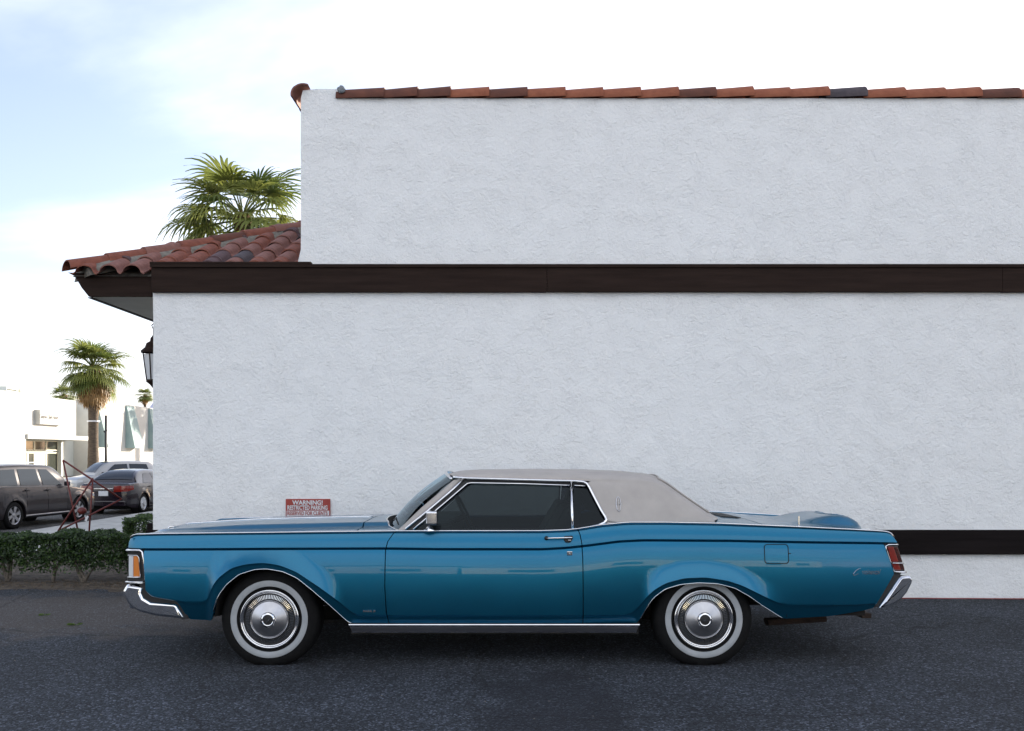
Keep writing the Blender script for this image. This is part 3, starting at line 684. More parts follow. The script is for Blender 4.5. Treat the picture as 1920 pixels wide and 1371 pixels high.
def side_panel(name, XLl, XRl, XLu, XRu, nu, parent, m, far=False, lab=None):
    """XL*/XR*: functions of z bounding the panel below / above the crease"""
    mb = MB()
    us = np.linspace(0, 1, nu)
    # lower field: flange, lip, ridge, 56 rows, groove
    fr = np.concatenate([np.linspace(0, 1, 9), 1 + np.linspace(0, 1, 62)[1:]])
    x = XLl(.5)*(1-us) + XRl(.5)*us; G = []
    for f in fr:
        z = np.full_like(x, .5)
        for _ in range(12):
            xx = XLl(z)*(1-us) + XRl(z)*us
            b_, r_, c_ = BOT(xx), RID(xx), CRE(xx)-.014
            r_ = np.maximum(r_, b_+.0015)
            zn = b_+(r_-b_)*f if f <= 1 else r_+(c_-r_)*(f-1)
            z = .5*z + .5*zn
        G.append(np.stack([xx, yside(xx)-off_low(xx, z), z], 1))
    xx = G[-1][:,0]; y_, zc = yside(xx), CRE(xx)
    G.append(np.stack([xx, y_+.011, zc-.0075], 1))
    low0 = G[0].copy(); low0[:,1] += .03; low0[:,2] += .002
    G = [low0] + G
    A = np.array(G).transpose(1, 0, 2)
    # return flanges at both ends
    e0 = A[0].copy(); e0[:,1] += .035; e1 = A[-1].copy(); e1[:,1] += .035
    A = np.concatenate([e0[None], A, e1[None]])
    mb.grid(A, flip=True)
    # upper band
    q = np.concatenate([np.linspace(0, .80, 12), np.linspace(.80, 1, 7)[1:]]); G = []
    for i, f in enumerate([-1] + list(q) + [2, 3]):
        z = np.full_like(x, .85)
        for _ in range(8):
            xx = XLu(z)*(1-us) + XRu(z)*us; c_, t_ = CRE(xx)+.004, TOP(xx); h = np.maximum(t_-c_, .004)
            ff = min(max(f, 0), 1); zn = c_+h*ff; z = .5*z+.5*zn
        hin = h*(.12*ff + .12*ff**2); rr = min(1, max(0, (ff-.80)/.20)); hin = hin + .022*(1-math.sqrt(max(0, 1-rr*rr)))*np.minimum(1, h/.08)
        yy = yside(xx) - .006 + hin; zz = z
        if f == -1: yy = yy*0 + yside(xx)+.011; zz = CRE(xx)-.0065
        if f == 2: yy = yy + .03; zz = z - .001
        if f == 3: yy = yy + .05; zz = z - .022
        G.append(np.stack([xx, yy, zz], 1))
    A = np.array(G).transpose(1, 0, 2)
    e0 = A[0].copy(); e0[:,1] += .035; e1 = A[-1].copy(); e1[:,1] += .035
    A = np.concatenate([e0[None], A, e1[None]]); mb.grid(A, flip=True)
    if far:
        mb.v = [(a, 2*YC-b_, c) for a, b_, c in mb.v]; mb.f = [f[::-1] for f in mb.f]
    o = mk(name, mb, m, parent, angle=38)
    if lab: o['label'] = lab
    return o
def zfun(pts):
    p = np.array(pts, float); Z = fz(p[:,1])[::-1]; X = fx(p[:,0])[::-1]
    return lambda z: np.interp(z, Z, X)
car = thing('coupe', 'teal blue vintage two-door coupe with beige vinyl roof parked along the stucco wall', 'car', (0, YC, 0))
d1 = [(745,992),(735,1003),(726,1016),(722,1032),(721.5,1100),(724,1150),(728,1173)]
d2 = [(1082,989),(1088,1002),(1091.5,1020),(1093,1050),(1094,1173)]
g = .0032
DL, DR = zfun(d1), zfun(d2)
for far in (False, True):
    side_panel('front_fender', zfun([(271,1030),(272.5,1060),(276,1096),(277,1180)]), lambda z: DL(z)-g, lambda z: fx(239.5)+0*z, lambda z: DL(z)-g, 230, car, M['blue'], far)
    side_panel('door', lambda z: DL(z)+g, lambda z: DR(z)-g, lambda z: DL(z)+g, lambda z: DR(z)-g, 90, car, M['blue'], far)
    side_panel('rear_quarter', lambda z: DR(z)+g, zfun([(1659,1021),(1676,1078),(1640,1143),(1638,1180)]), lambda z: DR(z)+g, lambda z: fx(1684)+0*z, 280, car, M['blue'], far)
def mirror(mb):
    k = MB(); k.v = [(a, 2*YC-b, c) for a, b, c in mb.v]; k.f = [f[::-1] for f in mb.f]; k.m = list(mb.m); return k
def both(name, mb, m, par=None, **k):
    a = mk(name, mb, m, par or car, **k); b = mk(name, mirror(mb), m, par or car, **k); return a, b
# chrome strip along the top of the body side, trims on the arches and the rocker
xs = np.linspace(fx(243), fx(1680), 220)
b = MB(); b.tube([(x, float(yside(x))+.012, float(TOP(x))-.001) for x in xs], .0052, 6, r2=.012); both('belt_trim', b, M['chrome'], smooth=True)
def ytop(x): return float(yside(x))
for a0, a1 in ((fx(399.5), fx(656)), (fx(1202), fx(1473))):
    xs = np.linspace(a0, a1, 110); zz = BOT(xs)
    b = MB(); b.tube([(x, float(yside(x)-off_low(np.array([x]), np.array([z]))[0])-.001, z) for x, z in zip(xs, zz)], .0032, 6); both('arch_trim', b, M['chrome'], smooth=True)
b = MB()
prof = [(-.012, fz(1171)), (-.016, fz(1172.5)), (-.012, fz(1175.5)), (.012, fz(1177)), (.014, fz(1181)), (.022, fz(1187)), (.018, fz(1188.5)), (.06, fz(1189))]
A = [[(x, YN+.022+dy-.01+(.03 if i in (0, 60) else 0), z) for dy, z in prof] for i, x in enumerate(np.linspace(fx(653), fx(1200), 61))]
rows = []
for i, x in enumerate(np.linspace(fx(653), fx(1200), 61)):
    rows.append([(x + (.018*(fz(1171)-z)/.06 if i == 0 else (-.018*(fz(1171)-z)/.06 if i == 60 else 0)), YN+.020+dy, z) for dy, z in prof])
b.grid(rows, 0, flip=True)
for k in range(len(b.m)): b.m[k] = 1 if (k % (len(prof)-1)) >= 3 and (k % (len(prof)-1)) < 5 else 0
both('rocker_molding', b, [M['chrome'], M['rocker']], angle=30)

# ---- hood, cowl, deck as fields over (x, s) with s the distance from the side
def crown(mb, xs_, ss_, zf, m=0, edge=True):
    """field from near side to far side; ss_ from near inner edge to the centre"""
    ss2 = list(ss_) + [2.02-s for s in ss_[::-1][1:]]
    A = []
    for x in xs_:
        row = []
        for s in ss2:
            sn = min(s, 2.02-s); X = x(sn) if callable(x) else x
            t = float(taper(X)); Y = YN + t + (1.01-t)/1.01*s if s <= 1.01 else None
            if s > 1.01: Y = 2*YC - (YN + t + (1.01-t)/1.01*(2.02-s))
            if s <= 1.01: Y = YN + t + (YC-YN-t)*s/1.01
            else: Y = 2*YC - (YN + t + (YC-YN-t)*(2.02-s)/1.01)
            row.append((X, Y, zf(X, sn)))
        A.append(row)
    mb.grid(A, m, flip=True); return A
sm = lambda t: float(smooth(np.array(t)))
def zhood(x, s):
    zb = float(TOP(min(x, fx(740)))) if x > -2.55 else float(TOP(-2.55)) - .02*((-2.55-x)/.1)
    amp = .010 + .024*sm((x+2.62)/.75)
    z = zb - .008 + .010*sm((x+2.2)/1.2)*sm((s-.06)/.3) + amp*sm((s-.41)/.075) + .008*(1-((1.01-min(s,1.01))/1.01)**2)*sm((s-.5)/.5)
    if x < -2.56: z -= .10*((-2.56-x)/.10)**2
    z -= .012*sm((s-.94)/.03)*0
    return z
SS = [.062, .075, .12, .2, .28, .34, .38, .40, .42, .44, .46, .48, .50, .52, .54, .58, .66, .76, .86, .93, .97, 1.01]
def hx(x0): return x0
b = MB(); crown(b, [(lambda s, f=f: -2.655+.125*sm((s-.60)/.07) + (1.567-.125*sm((s-.60)/.07))*f) for f in list(np.linspace(0, .1, 10)) + list(np.linspace(.11, 1, 50))], SS, zhood)
mk('hood', b, M['blue'], car, angle=35)
b = MB(); b.tube([(x, YC, zhood(x, 1.01)+.003) for x in np.linspace(-2.64, -1.1, 30)], .006, 6); mk('hood_trim', b, M['chrome'], car, smooth=True)
def xcowl(s): return -.965 + .195*((1.01-min(s,1.01))/.93)**2.2
b = MB(); SC = [s for s in SS if s >= .062]
crown(b, [(lambda s, f=f: -1.080 + (xcowl(s)+1.080)*f) for f in np.linspace(0, 1, 10)], SC, zhood); mk('cowl_panel', b, M['blue'], car, angle=35)
ed = []
for s in list(np.linspace(.075, 1.01, 24)): ed.append((xcowl(s), YN+float(taper(0))+s*1.0/1.01*1.0, zhood(xcowl(s), s)+.003))
full = ed + [(x, 2*YC-y, z) for x, y, z in ed[::-1][1:]]
b = MB(); b.tube(full, .006, 6); mk('cowl_trim', b, M['chrome'], car, smooth=True)
b = MB(); b.grid([[(p[0]+.002, p[1], p[2]-.006) for p in full], [(p[0]+.02, p[1], p[2]-.05) for p in full], [(p[0]+.30, YC+(p[1]-YC)*.93, p[2]-.05) for p in full]], flip=True); mk('wiper_well', b, M['under'], car)
for y0 in (YC-.62, YC+.02):
    b = MB(); b.tube([(-.90, y0+.5, .955), (-.86, y0+.25, .985), (-.85, y0-.05, .975)], .006, 5); mk('wiper_arm', b, M['black'], car)

# ---- greenhouse side plane
def GY(z): return YN + .085 + (z-.93)/.36*.19
def PG(x, y, o=0):
    Y = YN + .2
    for _ in range(6): Y = GY(pz(y, Y)) - o
    return (px(x, Y), Y, pz(y, Y))
# drip rail / window surround
rail = [(849,894),(875,896),(950,898),(1020,900),(1080,901.5),(1094,902.8),(1101,906),(1106,914),(1115,932),(1128,957),(1135.5,969),(1137.5,975),(1133,981),(1122,986),(1104,989.5),(1088,992)]
b = MB(); b.tube([PG(x, y, .012) for x, y in rail], .0085, 8, r2=.012); both('drip_rail', b, M['chrome'], smooth=True)
b = MB(); b.tube([PG(x, y, .010) for x, y in ((759.5,992.5),(800,959),(840,925),(868,899))], .0075, 8); both('pillar_trim', b, M['chrome'], smooth=True)
b = MB(); b.tube([PG(x, y, .000) for x, y in ((774,993),(800,971),(840,937),(870,911),(876,906),(884,904.8),(980,906.5),(1068,909.5))], .0058, 8); both('window_frame', b, M['chrome'], smooth=True)
b = MB(); b.tube([PG(x, y, .0) for x, y in ((1077,909.5),(1090,910.3),(1101,911.3))], .0045, 8); both('window_frame', b, M['chrome'], smooth=True)
b = MB(); b.tube([PG(x, y, .003) for x, y in ((1071.5,905),(1072.5,950),(1074,992))], .0095, 8); both('quarter_post', b, M['chrome'], smooth=True)
# dark reveals between rail and glass
def poly(pts, o): return [PG(x, y, o) for x, y in pts]
b = MB(); a_ = poly([(868,899),(950,899),(1020,901),(1080,902.5),(1094,904),(1100,907)], -.004); c_ = poly([(880,905.5),(950,906),(1020,907.5),(1070,909),(1078,909.3),(1101,911)], -.006)
b.grid([a_, c_]); both('window_seal', b, M['black'])
b = MB(); a_ = poly([(758,993.5),(800,960),(840,926),(868,899.5)], -.004); c_ = poly([(774,993.5),(800,972),(840,938),(877,904.5)], -.008); b.grid([a_, c_]); both('window_seal', b, M['black'])
# glass
def fan(mb, pts, o): P_ = poly(pts, o); mb.add(P_, [tuple(range(len(P_)))])
b = MB(); fan(b, [(773,998),(1072,998),(1070,908),(980,905),(880,904)], -.016); both('door_window', b, M['tint'])
b = MB(); fan(b, [(1074,998),(1110,990),(1128,984),(1136,972),(1116,932),(1102,909),(1076,908)], -.016); both('quarter_window', b, M['tint2'])
# windscreen pillar skin
b = MB(); b.grid([poly([(745.5,994),(790,951),(830,917),(849,900)], -.035), poly([(748,994),(792,951),(832,917),(852,899)], -.004), poly([(760,994),(803,957),(843,923),(869,898)], -.002), poly([(762,994),(805,957),(845,923),(870,899)], -.02)])
both('windscreen_pillar', b, M['vinyl'], smooth=True, recalc=True)
# windscreen: ruled between the cowl arc and the header arc
zwb, nW = .945, 20; rowsb, rowst = [], []
pb_ = PG(746.5, 994, -.02); ptp = PG(850, 898, -.02)
def header(t): return (ptp[0]+.0 - .085*(1-(1-t)**2.4), ptp[1]+(YC-ptp[1])*t, ptp[2]+(1.322-ptp[2])*(1-(1-t)**2.2))
def wbase(t): return (pb_[0] - .150*(1-(1-t)**2.4), pb_[1]+(YC-pb_[1])*t, pb_[2]-.01+.018*t)
T_ = list(np.linspace(0, 1, 16))
hb = [wbase(t) for t in T_]; ht = [header(t) for t in T_]
hb += [(x, 2*YC-y, z) for x, y, z in hb[::-1][1:]]; ht += [(x, 2*YC-y, z) for x, y, z in ht[::-1][1:]]
rows = []
for k in range(9):
    f = k/8; bul = .035*math.sin(math.pi*f)
    rows.append([(a[0]*(1-f)+c[0]*f - bul*.7, a[1]*(1-f)+c[1]*f, a[2]*(1-f)+c[2]*f + bul*.6) for a, c in zip(hb, ht)])
rows = [[(p[0]+(0 if abs(p[1]-YC) < .6 else 0), p[1], p[2]) for p in r] for r in rows]
b = MB(); b.grid(rows); mk('windscreen', b, M['screen'], car, smooth=True)
b = MB(); b.tube([(x-.012, y, z+.004) for x, y, z in ht], .008, 6, r2=.014); mk('windscreen_trim', b, M['chrome'], car, smooth=True)

# ---- vinyl roof: one skin from header to deck, sails down to the belt
railE = [PG(x, y, .0) for x, y in rail[:6]]
def cp(x, y): return (px(x, YC), YC, pz(y, YC))
E = Curve([(p[0], p[2]) for p in [PG(850,893.5), PG(875,895), PG(950,897), PG(1020,899), PG(1080,900.5), PG(1110,901.5), PG(1160,902.5), PG(1205,903.5), PG(1232,906), PG(1250,913.5), PG(1285,937), PG(1318,959.5), PG(1340,976)]], .015, False)
Cc = [cp(x, y) for x, y in ((842,885.5),(848,881.5),(870,878.5),(910,877.2),(1000,876.3),(1090,877),(1163,880),(1210,885),(1228,890),(1243,900),(1266,919.5),(1290,936.5),(1313,953),(1330,962))]
# parameterise both curves by matching stations
Ex = np.concatenate([np.linspace(E.g[0], PG(1205,903)[0], 34), np.linspace(PG(1205,903)[0], E.g[-1], 26)[1:]])
cs_ = np.array(Cc); dl = np.concatenate([[0], np.cumsum(np.hypot(np.diff(cs_[:,0]), np.diff(cs_[:,2])))])
e_s = np.array([(x, float(E(x))) for x in Ex]); de = np.concatenate([[0], np.cumsum(np.hypot(np.diff(e_s[:,0]), np.diff(e_s[:,1])))])
# align the knee (where the rear slope starts) on both curves
kc = dl[8]; ke = float(np.interp(PG(1236,907)[0], Ex, de))
tc_ = np.where(de < ke, de/ke*kc, kc + (de-ke)/(de[-1]-ke)*(dl[-1]-kc))
cxs, czs = np.interp(tc_, dl, cs_[:,0]), np.interp(tc_, dl, cs_[:,2])
kk = np.array([.25,.5,.25]); 
for _ in range(3): czs[1:-1] = np.convolve(czs, kk, 'valid'); cxs[1:-1] = np.convolve(cxs, kk, 'valid')
sS = [0, .004, .012, .025, .045, .07, .10, .15, .22, .32, .45, .6, .8, 1.0]
rows = []
for i, x in enumerate(Ex):
    ze = float(E(x)); Y0 = GY(ze); row = []
    knee = sm((x-PG(1200,903)[0])/.25)
    for s in sS:
        r = math.sqrt(max(0, 1-(1-min(s/.10, 1))**2))
        fzz = (.5*r + .5*(1-(1-s)**2.2)); fzz = fzz*(1-knee) + (1-(1-s)**2.0)*knee
        fxx = 1-(1-s)**2.2
        row.append((x+(cxs[i]-x)*fxx, Y0+(YC-Y0)*s, ze+(czs[i]-ze)*fzz))
    rows.append(row)
top = np.array(rows)
b = MB(); fullr = [list(r) + [(x, 2*YC-y, z) for x, y, z in r[::-1][1:]] for r in rows]
b.grid(fullr, flip=True)
# sails
botS = [(1101,905.5),(1106,914),(1115,932),(1128,957),(1134.5,968),(1135,980),(1160,984),(1200,985),(1260,985),(1310,985),(1330,984),(1340,980)]
bp = np.array([PG(x, y, .0) for x, y in botS]); db = np.concatenate([[0], np.cumsum(np.linalg.norm(np.diff(bp, axis=0), axis=1))])
iE = [i for i, x in enumerate(Ex) if x >= PG(1098,902)[0]]; n_ = len(iE)
for mirr in (0, 1):
    rows = []
    for a, i in enumerate(iE):
        t = a/(n_-1); x = Ex[i]; top_ = np.array((x, GY(float(E(x))), float(E(x))))
        q = np.array([np.interp(t**1.15*db[-1], db, bp[:,k]) for k in range(3)])
        row = []
        for f in np.linspace(0, 1, 12):
            p = top_*(1-f) + q*f; p[1] -= .012*math.sin(math.pi*min(1, f*1.05))*sm(a/6)
            row.append((p[0], p[1] if not mirr else 2*YC-p[1], p[2]))
        rows.append(row)
    b.grid(rows, flip=bool(mirr))
mk('vinyl_roof', b, M['vinyl'], car, angle=60, weld=True)
b = MB(); b.tube([PG(x, y, .004) for x, y in [(1139,976),(1160,979),(1200,980),(1260,980.5),(1310,981),(1332,980.5),(1341,977)]], .006, 6); both('roof_welt', b, M['vinyl'], smooth=True)
# soft seam along the sail edge and rear window
b = MB(); js = [6, 7, 8, 9, 10, 11, 12, 13]; i0, i1 = 38, 56
g_ = [[(top[i][j][0]+.004, top[i][j][1], top[i][j][2]+.006) for j in range(8, 14)] for i in range(i0, i1)]
g2 = [r + [(x, 2*YC-y, z) for x, y, z in r[::-1][1:]] for r in g_]; b.grid(g2, flip=True); mk('rear_window', b, M['cglass'], car, smooth=True)
b = MB(); loop = [g2[0][j] for j in range(len(g2[0]))] + [g2[i][-1] for i in range(1, len(g2))] + [g2[-1][j] for j in range(len(g2[0])-2, -1, -1)] + [g2[i][0] for i in range(len(g2)-2, 0, -1)]
b.tube(loop, .006, 6, close=True); mk('rear_window_trim', b, M['vinyl'], car, smooth=True)
# emblem on the sail: tall four pointed star in an oval-ended frame
em = PG(1160, 945, .012); 
def emb(b, pts, r): b.tube([(em[0]+a*.0042, em[1]-.004 + (-c)*.0018*-1, em[2]+c*.0042) for a, c in pts], r, 5)
b = MB(); fr_ = [(0,12.5),(2.6,9),(4,0),(2.6,-9),(0,-12.5),(-2.6,-9),(-4,0),(-2.6,9)]
emb(b, fr_+[fr_[0]], .0028)
b.tube([(em[0], em[1]-.006, em[2]-.045), (em[0], em[1]-.003, em[2]+.045)], .0022, 5); b.tube([(em[0]-.02, em[1]-.004, em[2]), (em[0]+.02, em[1]-.004, em[2])], .0018, 5)
mk('emblem', b, M['brushed'], car)

# ---- rear deck, trunk lid, spare wheel hump
dkx = [1.15, 1.45, 1.60, 1.75, 1.95, 2.2, 2.4, 2.6, 2.66]; 
def zdeck(x, s):
    zb = float(TOP(min(x, fx(1650))))-.006
    c = 1-((1.01-min(s,1.01))/1.01)**2
    rise = np.interp(x, [1.2, 1.5, 1.75, 2.1, 2.45, 2.62], [.022, .020, .014, -.006, -.014, -.016])
    z = zb + rise*c*1.1
    z += .030*math.exp(-((s-.30)/.10)**2)*0
    hum = float(np.interp(x, [1.95, 2.1, 2.2, 2.3, 2.4, 2.46, 2.52, 2.58, 2.64, 2.70], [0, .010, .032, .062, .086, .092, .084, .052, -.02, -.12]))
    k = sm((s-.54)/.14); z = z + (hum if hum > 0 else 0)*k
    dropn = float(np.interp(x, [2.42, 2.5, 2.56, 2.60, 2.66], [0, 0, .006, .03, .12]))
    if hum < 0 or x > 2.5: 
        dro = -float(np.interp(x, [2.50, 2.58, 2.64, 2.70], [0, .0, .045, .14])); z += dro*k
    z -= dropn*(1-k)*sm((s-.08)/.05)
    return z
SD = [.062, .075, .1, .15, .2, .27, .34, .42, .48, .52, .56, .60, .64, .68, .72, .78, .86, .94, 1.01]
b = MB(); crown(b, list(np.linspace(1.12, 1.742, 20)), SD, zdeck); mk('rear_cowl_panel', b, M['blue'], car, angle=35)
b = MB(); crown(b, [(lambda s, f=f: 1.750 + f*(.845+.10*sm((s-.45)/.22))) for f in np.linspace(0, 1, 60)], SD, zdeck); mk('trunk_lid', b, M['blue'], car, angle=40)
# oval relief line on the hump
def onhump(a): return 2.52+.075*math.cos(a), .80+.11*math.sin(a)
b = MB(); loop = []
for k in range(36):
    a = 2*math.pi*k/36; X, s = 2.50+.09*math.cos(a), 1.01+.26*math.sin(a); sn = min(s, 2.02-s); t = float(taper(X))
    Y = YN+t+(YC-YN-t)*sn/1.01; Y = Y if s <= 1.01 else 2*YC-Y
    loop.append((X, Y, zdeck(X, sn)+.001))
b.tube(loop, .004, 5, close=True); mk('hump_seam', b, M['blue'], car, smooth=True)
b = MB()
for k in range(9):
    X = 1.585+k*.017; 
    for s0, s1 in ((.70, 1.0),):
        A = []
        b.box((X, YC-.33, zdeck(X, .85)+.001), (X+.009, YC+.33, zdeck(X, .85)+.006))
mk('air_vent', b, M['black'], car)
b = MB(); ax = px(1499, 6.16); b.tube([(ax, YN+.075, float(TOP(ax))-.004), (ax, YN+.075, float(TOP(ax))+.012)], .010, 8); b.tube([(ax, YN+.075, float(TOP(ax))+.01), (ax, YN+.075, pz(968, YN+.075))], [.0045, .0035], 6); mk('antenna', b, M['chrome'], car)

# ---- wheels
def wheel(x, far):
    W = YN + .045; c = (fx(x), 0, fz(1163.5)); Rr = fz(1163.5) + .023
    b = MB(); b.lathe([(.20, .06), (.208, .012), (.222, .004), (.262, -.004), (.29, -.002), (.315, .006), (.331, .022), (Rr-.002, .042), (Rr, .06), (Rr, .17), (.325, .20), (.25, .215), (.18, .20)], (c[0], W, c[2]), 80)
    for i in range(len(b.v)):       # flatten where it stands
        X, Y, Z = b.v[i]
        if Z < .004: b.v[i] = (X, Y, .002)
    M2 = [('wheel', b, M['tyre'], 50)]
    b = MB(); b.lathe([(.2235, .0015), (.2245, -.0015), (.240, -.0042), (.262, -.0055), (.2655, -.0035), (.2665, .0)], (c[0], W, c[2]), 80); M2.append(('whitewall', b, M['whitewall'], 50))
    b = MB(); b.lathe([(.204, .012), (.203, .0), (.198, -.006), (.192, -.006), (.188, .0), (.186, .006), (.183, .002), (.179, -.001), (.176, .004), (.175, .02)], (c[0], W, c[2]), 80)
    b.lathe([(.134, .016), (.132, -.002), (.129, -.006), (.1265, -.004), (.125, .004)], (c[0], W, c[2]), 64); M2.append(('trim_ring', b, M['chrome'], 60))
    b = MB(); b.lathe([(.176, .02), (.13, .022)], (c[0], W, c[2]), 64); M2.append(('fin_bed', b, M['black'], 60))
    b = MB()
    for k in range(88):
        a = 2*math.pi*k/88; ca, sa = math.cos(a), math.sin(a); t = .0015
        def q(r, s_, y): return (c[0]+r*ca - s_*sa, W+y, c[2]+r*sa + s_*ca)
        b.add([q(.138, -t, .004), q(.166, -t, .008), q(.166, t, .008), q(.138, t, .004), q(.138, -t, .021), q(.166, -t, .021), q(.166, t, .021), q(.138, t, .021)], [(0,1,2,3),(0,4,5,1),(3,2,6,7),(1,5,6,2)])
    M2.append(('fin_ring', b, M['chrome'], 0))
    b = MB(); b.lathe([(.1245, .003), (.122, -.0035), (.118, -.0055), (.056, -.028), (.052, -.030)], (c[0], W, c[2]), 96)
    M2.append(('hubcap', b, M['brushed'], 60))
    b = MB(); b.lathe([(.056, -.026), (.050, -.037), (.042, -.040), (.038, -.0385), (.036, -.034)], (c[0], W, c[2]), 8)
    b.lathe([(.044, -.0385), (.038, -.042), (.034, -.040), (.0335, -.034)], (c[0], W, c[2]), 40); M2.append(('hub_collar', b, M['chrome'], 25))
    b = MB(); b.lathe([(.034, -.035), (.02, -.0375), (.0001, -.038)], (c[0], W, c[2]), 32); M2.append(('hub_badge', b, M['black'], 60))
    root = None
    for nme, mb, m, ang in M2:
        if far: mb = mirror(mb)
        o = mk(nme, mb, m, root or car, angle=ang or None)
        if root is None: root = o
        else: o.parent = root
    if not far:
        t = text('Continental', c[0], c[2], .036, .013, W-.0395, M['chrome'], root, shear=.3, rot=Matrix.Rotation(R(-12 if x > 900 else -48), 3, 'Y'))
for x in (501.3, 1322.5):
    for far in (False, True): wheel(x, far)

# ---- underside, wheel housings, exhaust
b = MB(); b.box((fx(660), YN+.33, .20), (fx(1195), 2*YC-YN-.33, .78)); b.box((fx(345), YN+.331, .37), (fx(659), 2*YC-YN-.331, .78)); b.box((fx(1196), YN+.331, .37), (fx(1640), 2*YC-YN-.331, .78)); b.box((fx(480), YN+.5, .24), (fx(525), 2*YC-YN-.5, .3)); b.box((fx(1300), YN+.3, .27), (fx(1345), 2*YC-YN-.3, .36)); b.box((fx(655), YN+.07, .21), (fx(1200), YN+.329, .78)); b.box((fx(655), 2*YC-YN-.329, .21), (fx(1200), 2*YC-YN-.07, .78))
b.box((fx(290), YN+.16, .32), (fx(398), YN+.329, .80)); b.box((fx(1480), YN+.12, .33), (fx(1630), YN+.329, .80)); b.box((fx(290), 2*YC-YN-.329, .32), (fx(398), 2*YC-YN-.16, .80)); b.box((fx(1480), 2*YC-YN-.329, .33), (fx(1630), 2*YC-YN-.12, .80))
mk('underbody', b, M['under'], car)
for x0, x1 in ((398, 655), (1200, 1480)):
    for far in (0, 1):
        b = MB(); xs = np.linspace(fx(x0)-.0, fx(x1), 24); cxx = (fx(x0)+fx(x1))/2; hr = (fx(x1)-fx(x0))/2
        rr = [[(x, YN+yy, .33+.46*math.sqrt(max(0, 1-((x-cxx)/hr)**4))) for yy in (.045, .33)] for x in xs]
        b.grid(rr); b = mirror(b) if far else b; mk('wheel_housing', b, M['under'], car)
b = MB(); b.tube([(fx(1470), YN+.42, .235), (fx(1583), YN+.42, .262)], .028, 8, r2=.07); mk('exhaust_pipe', b, M['rust'], car)
b = MB(); b.box((px(1605, YN+.5), YN+.45, pz(1156, YN+.5)), (px(1622, YN+.5), YN+.6, pz(1147, YN+.5))); mk('tow_bracket', b, M['rust'], car, bevel=.004)

# ---- front end: lamp, grille, bumper
ysf = float(yside(-2.56))
def Z(y): return fz(y)
lampbox = MB(); lampbox.box((fx(241), YN+.075, Z(1095)), (fx(270.5), YN+.30, Z(1031.5))); both('lamp_housing', lampbox, M['black'])
def sidebar(b, pts, Y0, r, r2=None): b.tube([(fx(x), Y0, fz(y)) for x, y in pts], r, 8, r2=r2)
b = MB(); sidebar(b, [(240.5,1034),(255,1033.5),(264,1033.5),(268,1037),(270,1050),(273.5,1080),(275,1096)], YN+.062, .0085, .016); both('lamp_bezel', b, M['chrome'], smooth=True)
b = MB(); sidebar(b, [(242,1043.5),(258,1043.5),(261,1048),(264,1085)], YN+.066, .003); sidebar(b, [(242,1085),(264,1085)], YN+.066, .0045); both('lens_frame', b, M['chrome'], smooth=True)
b = MB(); sidebar(b, [(240,1093.5),(270,1093.5)], YN+.060, .006, .02); both('lamp_bezel', b, M['chrome'], smooth=True)
b = MB(); b.prism([(fx(x), fz(y)) for x, y in ((243,1084),(251,1084),(251,1045),(243,1045))][::-1], YN+.068, YN+.2); both('turn_signal', b, M['clear'], bevel=.004, recalc=True)
b = MB(); b.prism([(fx(x), fz(y)) for x, y in ((251.3,1084),(263,1084),(259.5,1045),(251.3,1045))][::-1], YN+.067, YN+.2); both('turn_signal', b, M['amber'], bevel=.004, recalc=True)
b = MB()
for s0, s1 in ((YN+.31, YC-.34), (YC+.34, 2*YC-YN-.31)): b.box((fx(243), s0, Z(1092)), (fx(243)+.1, s1, Z(1034)))
mk('headlight_cover', b, M['blue'], car, bevel=.012)
b = MB(); b.box((fx(232)-.03, YC-.30, Z(1100)), (fx(245), YC+.30, Z(1013))); mk('grille_shell', b, M['chrome'], car, bevel=.02, seg=3)
b = MB(); gp = P(308, 1001, 6.75)
b.prism([(px(306,6.75), pz(1012,6.75)), (px(330,6.75), pz(1012,6.75)), (px(330,6.75), pz(984.5,6.75)), (px(322,6.75), pz(985.5,6.75)), (px(309,6.75), pz(1000,6.75))], YC-.30, YC+.30); mk('grille_cap', b, M['chrome'], car, bevel=.006, recalc=True)
b = MB()
for k in range(19): y = YC-.26+k*.0285; b.box((fx(232)-.045, y, Z(1098)), (fx(232)-.031, y+.008, Z(1018)))
mk('grille_bars', b, M['chrome'], car)
b = MB(); b.box((fx(243)+.02, YN+.08, Z(1035)), (fx(243)+.1, 2*YC-YN-.08, Z(1008))); mk('nose_panel', b, M['blue'], car, bevel=.01)
